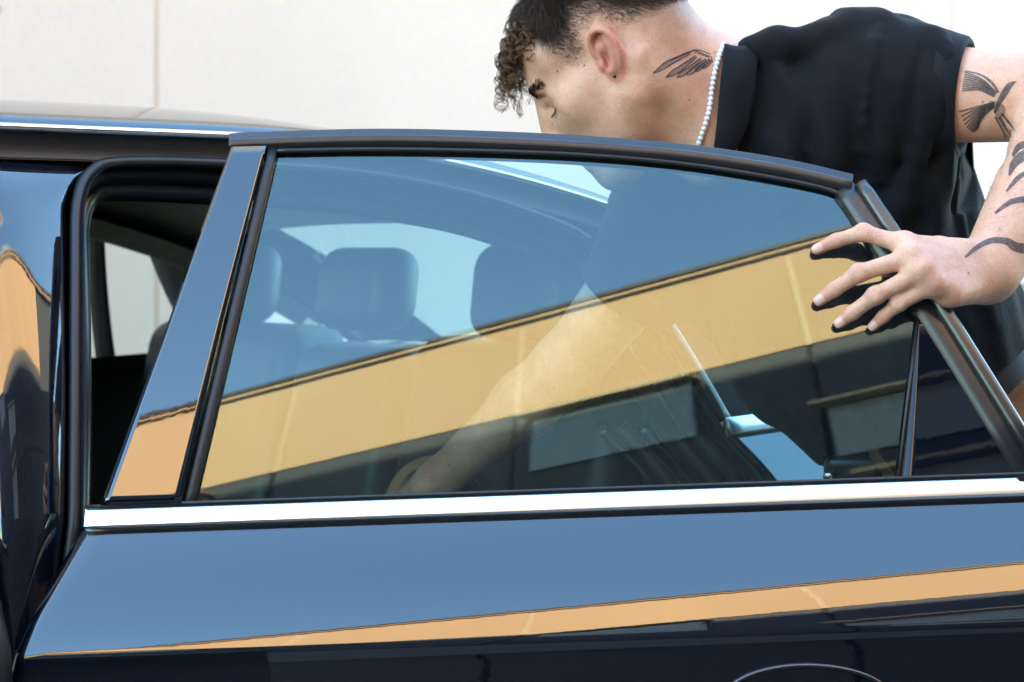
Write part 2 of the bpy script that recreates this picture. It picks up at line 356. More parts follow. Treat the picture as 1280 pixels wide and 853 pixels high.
# front door, open too; only the tip of its window frame reaches the picture
FDH = -1.10; FDA = rad(-32.6); FD = door_frame_fn(FDH, FDA)
def fskin(u, v):
    z0 = 0.30 + 0.64 * v; a = 0.02 + 1.03 * u; z = z0 + 0.035 * a * v; return FD(a, side(a - 0.9, min(z, belt(a - 0.9))), z)
fdoor = grid('front_door', fskin, 20, 60, PAINT, car, solid=0.012, offset=-1.0); fdoor['label'] = 'front door, open and mostly out of frame'
fpath = [(0.02, 0.93), (0.14, 1.06), (0.32, 1.20), (0.52, 1.31), (0.74, 1.372), (0.95, 1.395), (1.075, 1.396), (1.100, 1.385), (1.098, 1.37), (1.07, 1.18), (1.04, 0.95)]
fp = spline(fpath, 5)
sweep('window_frame', [FD(q[0], tumble(max(0, q[1] - 0.94)) * 1.0, q[1]) for q in fp], [(-0.014, -0.02), (-0.014, 0.006), (0.014, 0.006), (0.014, -0.02)], FRAME, fdoor, FD(0, -1, 0) - FD(0, 0, 0))
fB, fT = poly([(0.03, 0.945), (1.03, 0.975)]), poly([q for q in fp if q[1] > 1.0 and q[0] < 1.09])
grid('window_glass', lambda u, v: (lambda q: FD(q[0], tumble(max(0, q[1] - 0.94)) + 0.006, q[1]))((1 - v) * fB(u) + v * fT(u)), 20, 14, FARGLASS, fdoor)
sweep('chrome_strip', [FD(0.02 + 1.02 * t, 0.0, 0.945 + 0.035 * t) for t in np.linspace(0, 1, 20)], [(-0.0115, -0.008), (-0.0115, 0.002), (0, 0.0075), (0.0115, 0.002), (0.0115, -0.008)], CHROME, fdoor, FD(0, -0.86, 0.5) - FD(0, 0, 0))
grid('door_inner_trim', lambda u, v: FD(0.03 + 1.0 * u, 0.09, 0.32 + 0.62 * v), 6, 6, TRIMD, fdoor)

# ------------------------------------------------------------------ body shell
# roof: rail to rail with the rear screen let into it
def roof_pt(s, q):                                     # q -1..1 across
    zr = rail_z(s); wl = side(s, zr); half = CW / 2 - wl
    e = min(1.0, (1 - abs(q)) / 0.03); z = zr + 0.014 * (1 - (1 - e) ** 2) + 0.054 * (1 - abs(q) ** 2.6) * (1.0 if s < 1.0 else max(0.35, 1 - 0.8 * (s - 1.0)))
    return street(s, CW / 2 + q * half, z)
S_ = list(np.linspace(-1.05, 1.12, 30)) + list(np.linspace(1.15, 1.62, 10)); _e = [0.62, 0.68, 0.74, 0.80, 0.86, 0.91, 0.94, 0.96, 0.972, 0.98, 0.986, 0.991, 0.996, 1.0]; Q_ = [-x for x in _e[::-1]] + list(np.linspace(-0.55, 0.55, 9)) + _e
vs = [roof_pt(s, q) for s in S_ for q in Q_]; nq = len(Q_); fr_, fg_ = [], []
for i in range(len(S_) - 1):
    for j in range(nq - 1):
        f = (i * nq + j, i * nq + j + 1, (i + 1) * nq + j + 1, (i + 1) * nq + j)
        (fg_ if (S_[i] >= 1.119 and 13 <= j < 23) else fr_).append(f)
roof = mesh_ob('roof', vs, fr_, PAINT, car)
used = sorted({i for f in fg_ for i in f}); mp = {k: n for n, k in enumerate(used)}
mesh_ob('rear_screen', [vs[k] for k in used], [tuple(mp[i] for i in f) for f in fg_], FARGLASS, car)
# headliner hangs just under it
def liner(u, v):
    s = -0.9 + 1.98 * u; q = -0.97 + 1.94 * v; p = roof_pt(s, q); p[2] -= 0.032 + 0.01 * abs(q) ** 4; return p
grid('headliner', liner, 20, 20, HEADL, car)
# rails
for sgn, fn in ((1, near), (-1, far)):
    ss = np.linspace(-1.0, 1.5, 70)
    sweep('rail_trim', [fn(s, rail_z(s), -0.003) for s in ss], [(-0.004, -0.006), (-0.004, 0.003), (0, 0.0045), (0.004, 0.003), (0.004, -0.006)], CHROME, car, (WI * -0.8 * sgn + np.array([0, 0, 0.6])))
    def cant(u, v, fn=fn):
        s = -1.0 + 2.5 * u; z = rail_z(s) - 0.004 - 0.034 * v; return fn(s, z, 0.004 + 0.016 * math.sin(v * math.pi / 2))
    grid('cant_rail', cant, 60, 6, RUBBER, car)
    def cant2(u, v, fn=fn):
        s = -1.0 + 2.5 * u; z = rail_z(s) - 0.036 - 0.006 * v; return fn(s, z, 0.018 + 0.09 * v)
    grid('rail_underside', cant2, 60, 4, PIANO, car)
    def cant3(u, v, fn=fn):
        s = -0.95 + 2.3 * u; z = rail_z(s) - 0.041 - 0.05 * math.sin(v * 1.5) * (1 - v) * 2 + 0.0 * v; return fn(s, z, 0.10 + 0.07 * v)
    grid('rail_lining', cant3, 50, 8, HEADL if sgn < 0 else TRIMD, car)

# near side aperture outline (s, z)
def jamb(s, z, inset=0.0):                             # like near(), but the front edge of the opening keeps upright below the belt
    w = side(s, z); k = 0.15 + 0.85 * max(0.0, min(1.0, (s - 0.3) / 0.5))
    return street(s, (w if w > 0 else w * k) + inset, z)
AP = spline([(-0.035, 0.36), (-0.030, 0.60), (-0.012, 0.86), (0.004, 0.96), (0.035, 1.12), (0.064, 1.25), (0.080, 1.305), (0.105, 1.338), (0.15, 1.351), (0.30, 1.352), (0.50, 1.344), (0.68, 1.318), (0.80, 1.285), (0.855, 1.262), (0.895, 1.225), (0.945, 1.14), (0.985, 1.06), (1.025, 0.975), (1.062, 0.90), (1.075, 0.83), (1.055, 0.74), (1.0, 0.64), (0.90, 0.52), (0.80, 0.42), (0.70, 0.36)], 7)
AP = [np.array(q) for q in AP]
ndir = -WI
def ring_strip(name, i0, i1, mat, cols=6):
    n = len(AP)
    def f(u, v):
        k = min(n - 1, int(round(u * (n - 1)))); q = AP[k]; return jamb(q[0], q[1], i0 + (i1 - i0) * v)
    return grid(name, f, n - 1, cols, mat, car)
ring_strip('door_jamb', 0.004, 0.085, PAINT_DUSTY)
cen = np.array([0.45, 0.95])
def shrink(q, d): 
    v = cen - q; return q + v / np.linalg.norm(v) * d
for d, ins, r, mt, nm in ((0.012, 0.060, 0.013, RUBBER, 'door_seal'), (0.034, 0.088, 0.017, RUBBER_SHINY, 'door_seal'), (-0.004, 0.018, 0.007, RUBBER, 'door_seal')):
    pth = [jamb(*shrink(q, d), ins) for q in AP]
    sweep(nm, pth, circ(r, 12), mt, car, ndir)
# floor of the jamb folds behind the rear edge (ribs of the sill and wheel-arch pressing)
for k in range(4):
    pth = [near(*shrink(q, 0.020 + 0.022 * k), 0.105 + 0.022 * k) for q in AP if q[0] > 0.92 and q[1] < 0.99]
    sweep('jamb_rib', pth, circ(0.011, 10, 0.008), PAINT if k % 2 else TRIMB, car, ndir)
# B pillar (painted, exposed between the two open doors)
pE = [(q[0], q[1]) for q in AP if q[0] < 0.2 and q[1] < 1.352 and q[1] > 0.3][:62]
pEz = [q[1] for q in AP[:52]]; pEs = [q[0] for q in AP[:52]]
def bpil(u, v):
    z = 0.36 + (1.356 - 0.36) * v; se = float(np.interp(z, pEz, pEs)) + (0.05 * max(0, (z - 1.29) / 0.066) ** 2); sl_ = -0.100 + 0.05 * max(0, z - 0.945) - 0.12 * max(0, (z - 1.27) / 0.086) ** 2
    c = 2 * u - 1; roll = 0.05 * max(0, abs(c) - 0.72) ** 2 / 0.0784 * (1 if c > 0 else 1.3)
    top = 0.020 * max(0, (z - 1.30) / 0.056) ** 2
    dish = 0.022 * c * c + 0.010 * math.cos(c * 1.2) * max(0, min(1, (1.08 - z) / 0.2)) + 0.002 * math.sin(4 * c) * (z > 0)
    return jamb(sl_ + (se - sl_) * u, z, 0.006 + roll + top + dish)
grid('b_pillar', bpil, 44, 90, PAINT_DUSTY, car)
for k, (ds, r) in enumerate(((0.03, 0.014),)):
    pth = [street(-0.100 - 0.02 + 0.05 * max(0, z - 0.945) - 0.10 * max(0, (z - 1.27) / 0.07) ** 2, side(0, z) + 0.055, z) for z in np.linspace(0.36, 1.345, 50)]
    sweep('door_seal', pth, circ(0.02, 10), RUBBER, car, ndir)
grid('b_pillar_lining', lambda u, v: near(-0.17 + 0.2 * u + 0.06 * v, 0.4 + 0.93 * v, 0.14 + 0.02 * math.sin(3 * u)), 6, 20, TRIMD, car)
# hinges and check strap between pillar and door
for z in (0.62, 0.80):
    v, f = join([sbox(-0.03, 0.035, 0.0, 0.05, z - 0.02, z + 0.02)]); mesh_ob('door_hinge', v, f, DARKMETAL, car, smooth=False, bevel=0.004)

# rear quarter: skin behind the aperture, C pillar above it
def quarter(u, v):
    k = [q for q in AP if 0.95 < q[0] and 0.70 < q[1] < 0.985]
    zt = [q[1] for q in k][::-1]; st = [q[0] for q in k][::-1]
    hgt = 0.005 + 0.28 * v; s0 = float(np.interp(0.98 - hgt, zt, st)); s = s0 + (2.25 - s0) * u ** 1.3; z = belt(s) - hgt
    turn = 0.012 * max(0, 1 - u / 0.01) ** 2
    return near(s, z, turn + 0.25 * max(0, (s - 1.5) / 0.75) ** 2.2)
quar = grid('rear_quarter', quarter, 60, 70, PAINT, car)
def arch(u, v):
    t = math.pi * u; r0 = 0.36; r1 = 0.36 + 0.16 * v; s = 1.42 + math.cos(t) * r1 * -1; z = 0.33 + math.sin(t) * r1 * 1.0
    z = min(z, 0.745 + 0.0 * v); return near(s, max(z, 0.2), 0.002)
grid('wheel_arch', arch, 30, 4, PAINT, car)
def cpil(u, v):
    k = [q for q in AP if q[0] > 0.8 and 0.97 < q[1] < 1.28]; zz = [q[1] for q in k][::-1]; ss = [q[0] for q in k][::-1]
    z = 0.985 + (1.262 - 0.985) * v; s0 = float(np.interp(z, zz, ss))
    # the rail sets the rear limit
    s1 = 0.3 + math.sqrt(max(0.0, (1.392 - z - 0.012) / 0.223)); s1 = max(s1, s0 + 0.012)
    return near(s0 + (s1 - s0) * u, z, 0.003)
grid('c_pillar', cpil, 14, 24, PIANO, car)
sweep('quarter_chrome_strip', [near(s, belt(s) + 0.007, -0.003) for s in np.linspace(1.022, 1.5, 20)], [(-0.0135, -0.008), (-0.0135, 0.003), (-0.0120, 0.0052), (0.0, 0.006), (0.0120, 0.0052), (0.0135, 0.003), (0.0135, -0.008)], CHROME, car, ndir + np.array([0, 0, .55]), bevel=0.0006)
pth = [near(*shrink(q, -0.012), -0.001) for q in AP if q[0] > 0.84 and 0.99 < q[1] < 1.26]
sweep('pillar_edge_trim', pth, [(-0.007, -0.004), (-0.007, 0.002), (0.007, 0.002), (0.007, -0.004)], TRIMB, car, ndir)
pth = [near(*shrink(q, -0.020), -0.0025) for q in AP if q[0] > 0.84 and 0.99 < q[1] < 1.26]
sweep('pillar_bright_line', pth, circ(0.0009, 6), CHROME, car, ndir)

# deck, tail and far side
def deck(u, v):
    s = 1.60 + 0.62 * u; q = -1 + 2 * v; wl = 0.10 + 0.25 * max(0, (s - 1.5) / 0.75) ** 2.2; z = belt(s) + 0.05 - 0.03 * u - 0.03 * abs(q) ** 3
    return street(s, CW / 2 + q * (CW / 2 - wl), z)
grid('boot_lid', deck, 12, 16, PAINT, car)
grid('tail_panel', lambda u, v: street(2.22 + 0.03 * math.sin(v * 3) - 0.10 * abs(2 * u - 1) ** 3, 0.33 + (CW - 0.66) * u, 0.35 + 0.68 * v), 16, 10, PAINT, car)
def farlow(u, v):
    s = -1.05 + 3.2 * u; z = 0.28 + (belt(s) - 0.28) * v; return far(s, z, 0.25 * max(0, (s - 1.5) / 0.75) ** 2.2)
grid('far_body_side', farlow, 50, 50, PAINT, car)
grid('far_door_trim', lambda u, v: far(-0.95 + 2.05 * u, 0.3 + (belt(0) + 0.01 - 0.3) * v + 0.035 * u * 2, 0.10 + 0.02 * math.sin(3 * v)), 14, 10, TRIMD, car)
grid('far_sill_trim', lambda u, v: far(-0.95 + 2.05 * u, belt(-0.95 + 2.05 * u) + 0.012 - 0.012 * v, 0.004 + 0.11 * v), 14, 3, TRIMD, car)
def fwin(s0b, s1b, s0t, s1t):
    def f(u, v):
        sb = s0b + (s1b - s0b) * u; st = s0t + (s1t - s0t) * u; s = sb + (st - sb) * v; z = belt(s) + (rail_z(s) - 0.03 - belt(s)) * v; return far(s, z, 0.012)
    return f
grid('far_rear_window', fwin(0.07, 1.30, 0.17, 0.98), 20, 10, FARGLASS, car)
grid('far_front_window', fwin(-1.0, -0.05, -0.45, 0.06), 14, 10, FARGLASS, car)
def fpill(s0, s1, t0, t1, mat, name):
    def f(u, v):
        s = s0 + (s1 - s0) * u; t = t0 + (t1 - t0) * u; q = s + (t - s) * v; z = belt(q) + (rail_z(q) - 0.02 - belt(q)) * v
        return far(q, z, 0.03 + 0.045 * math.sin(math.pi * u))
    grid(name, f, 8, 16, mat, car, solid=0.02)
fpill(-0.10, 0.09, 0.02, 0.19, TRIMD, 'far_b_pillar')
fpill(0.93, 0.97, 0.83, 0.865, TRIMD, 'far_window_divider')
fpill(1.20, 1.45, 0.97, 1.20, HEADL, 'far_c_pillar')
# near C pillar lining, pale, slanting down to the parcel shelf
def clin(u, v):
    s = 0.90 + 0.20 * u + (0.22) * (1 - v) ; z = 1.02 + 0.24 * v; return near(s, z, 0.10 + 0.10 * u)
grid('near_c_pillar_lining', clin, 6, 14, TRIMD, car)
pth = spline([street(0.86, 0.27, 1.315), street(1.0, 0.31, 1.215), street(1.12, 0.33, 1.09), street(1.17, 0.33, 1.03)], 6)
sweep('pillar_bright_lining', pth, circ(0.022, 10, 0.008), HEADL, car, ndir)
grid('parcel_shelf', lambda u, v: street(1.08 + 0.52 * u, 0.14 + (CW - 0.28) * v, 1.005 + 0.02 * u), 8, 12, TRIMD, car)
grid('windscreen', lambda u, v: (lambda p: p)(street(-1.75 + 0.72 * v, 0.22 - 0.04 * v + (CW - 0.44 + 0.08 * v) * u, 0.93 + (rail_z(-1.03) + 0.04 - 0.93) * v + 0.03 * math.sin(math.pi * u))), 14, 8, FARGLASS, car)
for fn in (near, far):
    sweep('a_pillar', spline([fn(-1.72, 0.93, 0.08), fn(-1.4, 1.14, 0.0), fn(-1.03, rail_z(-1.03), 0.0)], 6), circ(0.035, 10, 0.025), PAINT, car, ndir)
grid('bonnet', lambda u, v: street(-2.75 + 1.02 * v, 0.10 + (CW - 0.20) * u, 0.74 + 0.19 * math.sin(v * 1.45) + 0.03 * math.sin(math.pi * u)), 14, 10, PAINT, car)
def fender(u, v):
    s = -2.75 + 1.66 * u; z = 0.30 + (0.72 + 0.20 * math.sin(min(1, u * 1.6) * 1.45) - 0.30) * v
    r = math.hypot(s + 2.05, 0.0); lim = 0.33 + math.sqrt(max(0, 0.37 ** 2 - (s + 2.05) ** 2)) if abs(s + 2.05) < 0.37 else 0.3
    return near(s, max(z, lim), 0.02 + 0.22 * max(0, (-2.2 - s) / 0.55) ** 2)
grid('front_wing', fender, 50, 20, PAINT, car)
grid('front_bumper', lambda u, v: street(-2.75 - 0.12 * math.sin(math.pi * u) , 0.25 + (CW - 0.5) * u, 0.28 + 0.47 * v), 14, 8, PAINT, car)
# floor, sills
v, f = sbox(-1.6, 1.1, 0.12, CW - 0.12, 0.24, 0.30); mesh_ob('floor_pan', v, f, CARPET, car, smooth=False)
v, f = sbox(-1.15, 1.0, -0.055, 0.13, 0.20, 0.365); mesh_ob('sill', v, f, PAINT_DUSTY, car, smooth=False, bevel=0.02)
v, f = sbox(1.0, 1.05, 0.14, CW - 0.14, 0.3, 1.0); mesh_ob('seat_bulkhead', v, f, TRIMD, car, smooth=False)

# seats
def rbox(name, s0, s1, w0, w1, z0, z1, lean, mat, parent, bev=0.05, puff=0.0):
    v = []
    for z in (z0, z1):
        for w in (w0, w1):
            for s in (s0, s1): v.append(street(s + lean * (z - z0), w, z))
    o = mesh_ob(name, v, BOXF, mat, parent)
    m = o.modifiers.new('bevel', 'BEVEL'); m.width = bev; m.segments = 5; m.limit_method = 'NONE'
    return o
bench = rbox('rear_seat', 0.40, 0.95, 0.16, CW - 0.16, 0.30, 0.60, 0.05, SEAT, car, 0.06)
for w0, w1 in ((0.16, 0.70), (0.71, 1.05), (1.06, 1.60)):
    rbox('backrest', 0.86, 1.02, w0, w1, 0.56, 1.095 if w0 != 0.71 else 1.07, 0.20, SEAT, bench, 0.05)
for wc, hw, zt in ((0.42, 0.125, 1.255), (0.88, 0.115, 1.245), (1.33, 0.125, 1.25)):
    rbox('headrest', 0.955, 1.055, wc - hw, wc + hw, 1.095, zt, 0.12, SEAT, bench, 0.045)
for w0 in (0.20, 1.02):
    fs_ = rbox('front_seat', -0.62, -0.10, w0, w0 + 0.54, 0.30, 0.58, 0.03, SEAT, car, 0.06)
    rbox('backrest', -0.20, -0.06, w0 + 0.02, w0 + 0.52, 0.52, 1.08, 0.24, SEAT, fs_, 0.06)
    rbox('headrest', -0.07, 0.03, w0 + 0.14, w0 + 0.40, 1.09, 1.27, 0.10, SEAT, fs_, 0.045)
# wheels
def wheel(s, w, sg):
    def lathe(prof, n=40):
        v = []; f = []
        for i in range(n):
            t = 2 * math.pi * i / n
            for r, d in prof: v.append(street(s + r * math.cos(t), w + d * sg, 0.33 + r * math.sin(t)))
        m = len(prof)
        for i in range(n):
            for j in range(m - 1): f.append((i * m + j, ((i + 1) % n) * m + j, ((i + 1) % n) * m + j + 1, i * m + j + 1))
        return v, f
    wl = mesh_ob('wheel', *lathe([(0.235, 0.20), (0.30, 0.21), (0.325, 0.19), (0.33, 0.11), (0.325, 0.03), (0.30, 0.005), (0.235, 0.012)]), TYRE, car)
    rm = mesh_ob('rim', *lathe([(0.235, 0.012), (0.22, 0.02), (0.215, 0.08), (0.2, 0.15), (0.01, 0.15)]), DARKMETAL, wl)
    for k in range(5):
        t = 2 * math.pi * k / 5; c, s_ = math.cos(t), math.sin(t)
        pts = [street(s + c * r - s_ * h, w + sg * dd, 0.33 + s_ * r + c * h) for r, hw in ((0.03, 0.035), (0.225, 0.022)) for h in (-hw, hw) for dd in (0.02, 0.06)]
        mesh_ob('spoke', [pts[i] for i in (0, 4, 2, 6, 1, 5, 3, 7)], BOXF, ALLOY, wl, smooth=False, bevel=0.006)
for s in (1.42, -2.05):
    wheel(s, 0.0, 1); wheel(s, CW, -1)
# ------------------------------------------------------------------ signed-distance modelling for the figure
def W(px, py, d): return np.array([(px - 640) / FPX * d, d, CZ + (HZ - py) / FPX * d])
def rc(a, b, ra, rb, k=0.02, op='u'):
    a, b = np.array(a, float), np.array(b, float); ba = b - a; L2 = ba.dot(ba) + 1e-12
    def f(P):
        t = np.clip((P - a).dot(ba) / L2, 0, 1); q = P - a - t[:, None] * ba
        return np.sqrt((q * q).sum(1)) - (ra + (rb - ra) * t)
    return (f, k, op)
def el(c, r, R=None, k=0.02, op='u'):
    c, r = np.array(c, float), np.array(r, float); R = np.eye(3) if R is None else np.array(R, float)   # rows of R: local axes
    def f(P):
        q = (P - c) @ R.T; k0 = np.sqrt(((q / r) ** 2).sum(1)); k1 = np.sqrt(((q / r ** 2) ** 2).sum(1)) + 1e-9
        return k0 * (k0 - 1) / k1
    return (f, k, op)
def rb(c, h, rr, R=None, k=0.02, op='u'):
    c, h = np.array(c, float), np.array(h, float) - rr; R = np.eye(3) if R is None else np.array(R, float)
    def f(P):
        q = np.abs((P - c) @ R.T) - h; return np.sqrt((np.maximum(q, 0) ** 2).sum(1)) + np.minimum(q.max(1), 0) - rr
    return (f, k, op)
def chain(pts, rs, k=0.01, op='u'): return [rc(pts[i], pts[i + 1], rs[i], rs[i + 1], k, op) for i in range(len(pts) - 1)]
def combine(P, prims, ds=None):
    d = np.full(len(P), 1e3)
    for i, (f, k, op) in enumerate(prims):
        e = f(P) if ds is None else ds[i]
        if op == 'u': h = np.maximum(k - np.abs(d - e), 0) / k; d = np.minimum(d, e) - h * h * k * 0.25
        elif op == 's': e = -e; h = np.maximum(k - np.abs(d - e), 0) / k; d = np.maximum(d, e) + h * h * k * 0.25
        elif op == 'i': h = np.maximum(k - np.abs(d - e), 0) / k; d = np.maximum(d, e) + h * h * k * 0.25
        else: d = d + e
    return d
def polygonise(prims, lo, hi, h, N=11):
    """sparse surface nets over the box lo..hi"""
    lo = np.array(lo, float); hi = np.array(hi, float); nb = np.ceil((hi - lo) / (h * N)).astype(int)
    bi = np.stack(np.meshgrid(*[np.arange(n) for n in nb], indexing='ij'), -1).reshape(-1, 3)
    cen_ = lo + (bi + 0.5) * N * h; hd = N * h * math.sqrt(3) / 2
    D = [p[0](cen_) for p in prims]; tot = combine(cen_, prims, D); Dm = np.array(D)
    act = np.where(np.abs(tot) < hd * 1.25 + 0.01)[0]
    ax = np.arange(N + 1); loc = np.stack(np.meshgrid(ax, ax, ax, indexing='ij'), -1).reshape(-1, 3)
    keys, pos, quads = [], [], []
    BIG = 1 << 20
    def key(c): return (c[..., 0] * BIG + c[..., 1]) * BIG + c[..., 2]
    um = np.array([p[2] == 'u' for p in prims])
    for b in act:
        base = bi[b] * N; dm = Dm[:, b]; mn = dm[um].min()
        keep = [p for p, dv in zip(prims, dm) if (p[2] not in 'us') or (p[2] == 'u' and dv < max(mn, -hd) + 2.1 * hd + p[1]) or (p[2] == 's' and dv < 1.4 * hd + p[1] + 0.01)]
        d = combine(lo + (base + loc) * h, keep).reshape(N + 1, N + 1, N + 1)
        if d.min() > 0 or d.max() < 0: continue
        s = d < 0
        cs = np.zeros((N, N, N)); acc = np.zeros((N, N, N, 3)); cnt = np.zeros((N, N, N))
        for axd in range(3):
            o1, o2 = [a for a in range(3) if a != axd]
            for i in (0, 1):
                for j in (0, 1):
                    sa = [slice(0, N)] * 3; sa[o1] = slice(i, N + i); sa[o2] = slice(j, N + j); sb = list(sa); sa = list(sa); sa[axd] = slice(0, N); sb[axd] = slice(1, N + 1)
                    da, db = d[tuple(sa)], d[tuple(sb)]; m = (da < 0) != (db < 0)
                    t = np.where(m, da / np.where(m, da - db, 1), 0); v = np.zeros((N, N, N, 3)); v[..., axd] = t; v[..., o1] = i; v[..., o2] = j
                    acc += v * m[..., None]; cnt += m
        ii = np.argwhere(cnt > 0)
        if len(ii) == 0: continue
        c = acc[tuple(ii.T)] / cnt[tuple(ii.T)][:, None]
        keys.append(key(base + ii)); pos.append(lo + (base + ii + c) * h)
        for axd in range(3):
            o1, o2 = (axd + 1) % 3, (axd + 2) % 3
            sb = [slice(0, N)] * 3; sb[axd] = slice(1, N + 1)
            da, db = s[:N, :N, :N], s[tuple(sb)]; e = np.argwhere(da != db); 
            if len(e) == 0: continue
            g_ = base + e; inside = da[tuple(e.T)]
            e1 = np.zeros(3, int); e1[o1] = 1; e2 = np.zeros(3, int); e2[o2] = 1
            q = np.stack([key(g_), key(g_ - e1), key(g_ - e1 - e2), key(g_ - e2)], 1)
            q[~inside] = q[~inside][:, ::-1]; quads.append(q)
    keys = np.concatenate(keys); pos = np.concatenate(pos); quads = np.concatenate(quads)
    uk, first = np.unique(keys, return_index=True); V = pos[first]
    idx = np.searchsorted(uk, quads); idx = np.clip(idx, 0, len(uk) - 1); ok = (uk[idx] == quads).all(1)
    return V, idx[ok]
def nets_ob(name, prims, lo, hi, h, mat, parent, relax=0):
    V, F = polygonise(prims, lo, hi, h)
    me = bpy.data.meshes.new(name); me.vertices.add(len(V)); me.vertices.foreach_set('co', V.ravel().astype(np.float32))
    me.loops.add(F.size); me.loops.foreach_set('vertex_index', F.ravel().astype(np.int32)); me.polygons.add(len(F))
    me.polygons.foreach_set('loop_start', np.arange(0, F.size, 4, dtype=np.int32)); me.polygons.foreach_set('loop_total', np.full(len(F), 4, np.int32))
    me.polygons.foreach_set('use_smooth', [True] * len(F)); me.update(calc_edges=True); me.validate()
    me.materials.append(mat); o = bpy.data.objects.new(name, me); COL.objects.link(o)
    if parent is not None: o.parent = parent; o.matrix_parent_inverse = Matrix.Translation(-base_of(parent))
    if relax: m = o.modifiers.new('relax', 'SMOOTH'); m.iterations = relax; m.factor = 0.5
    return o, V

def grad(prims, P, e=0.0006):
    g = np.stack([combine(P + np.eye(3)[i] * e, prims) - combine(P - np.eye(3)[i] * e, prims) for i in range(3)], 1)
    return g / (np.linalg.norm(g, axis=1)[:, None] + 1e-12)
def march(prims, O, Dv, tmax=0.6, n=30):
    n = min(n, 20)
    t = np.zeros(len(O)); 
    for _ in range(n):
        t += 0.92 * combine(O + Dv * t[:, None], prims)
    return O + Dv * t[:, None], t < tmax

# ------------------------------------------------------------------ the man: head frame
PSI, PIT = rad(13.0), rad(39.0)
_c, _s = math.cos(PIT), math.sin(PIT)
HF = np.array([-math.cos(PSI) * _c, math.sin(PSI) * _c, -_s]); HU = np.array([-math.cos(PSI) * _s, math.sin(PSI) * _s, _c]); HL = np.cross(HU, HF)
ROLL = rad(4.0)
HU, HL = HU * math.cos(ROLL) + HL * math.sin(ROLL), HL * math.cos(ROLL) - HU * math.sin(ROLL)
HR = np.array([HF, HL, HU]); HS = 1.07
HO = W(757, 74, 2.43) - HL * 0.079 * HS
def hd(f, l, u): return HO + HS * (HF * f + HL * l + HU * u)
def he(c, r, k=0.02, op='u', R=None): return el(hd(*c), np.array(r) * HS, HR if R is None else R, k, op)
def hrc(a, b, ra, rb_, k=0.02, op='u'): return rc(hd(*a), hd(*b), ra * HS, rb_ * HS, k, op)
HEAD = [he((-0.012, 0, 0.048), (0.100, 0.075, 0.086)), he((0.042, 0, 0.050), (0.052, 0.064, 0.056), 0.03), he((-0.055, 0, 0.01), (0.05, 0.058, 0.05), 0.04),
        he((0.045, 0, -0.025), (0.046, 0.052, 0.07), 0.03), hrc((0.086, -0.032, 0.031), (0.086, 0.032, 0.031), 0.011, 0.011, 0.022)]
for g_ in (-1, 1):
    HEAD += [he((0.055, 0.038 * g_, -0.019), (0.028, 0.019, 0.020), 0.045), he((0.028, 0.052 * g_, -0.012), (0.035, 0.010, 0.014), 0.035),
             hrc((0.004, 0.056 * g_, -0.052), (0.075, 0.020 * g_, -0.106), 0.020, 0.018, 0.035)]
HEAD += [he((0.040, 0, -0.065), (0.052, 0.050, 0.046), 0.04), he((0.086, 0, -0.106), (0.020, 0.020, 0.018), 0.025), he((0.083, 0, -0.068), (0.022, 0.027, 0.028), 0.025)]
for g_ in (-1, 1): HEAD += [he((0.099, 0.030 * g_, 0.006), (0.016, 0.017, 0.013), 0.016, 's')]
HEAD += [he((0.090, 0, -0.010), (0.024, 0.019, 0.032), 0.016), he((0.074, 0, -0.032), (0.032, 0.036, 0.036), 0.02), hrc((0.095, 0, 0.024), (0.121, 0, -0.022), 0.0075, 0.0095, 0.016), he((0.121, 0, -0.027), (0.0115, 0.0125, 0.0105), 0.010),
         hrc((0.100, 0, -0.035), (0.116, 0, -0.034), 0.010, 0.007, 0.012)]
for g_ in (-1, 1):
    HEAD += [he((0.107, 0.0135 * g_, -0.032), (0.012, 0.0075, 0.009), 0.008), he((0.0765, 0.031 * g_, 0.004), (0.0145, 0.0145, 0.0135), 0.004),
             hrc((0.094, 0.018 * g_, 0.014), (0.076, 0.047 * g_, 0.010), 0.0035, 0.003, 0.010)]
HEAD += [hrc((0.104, -0.02, -0.066), (0.104, 0.02, -0.066), 0.0055, 0.0055, 0.010), hrc((0.101, -0.016, -0.078), (0.101, 0.016, -0.078), 0.006, 0.006, 0.010)]
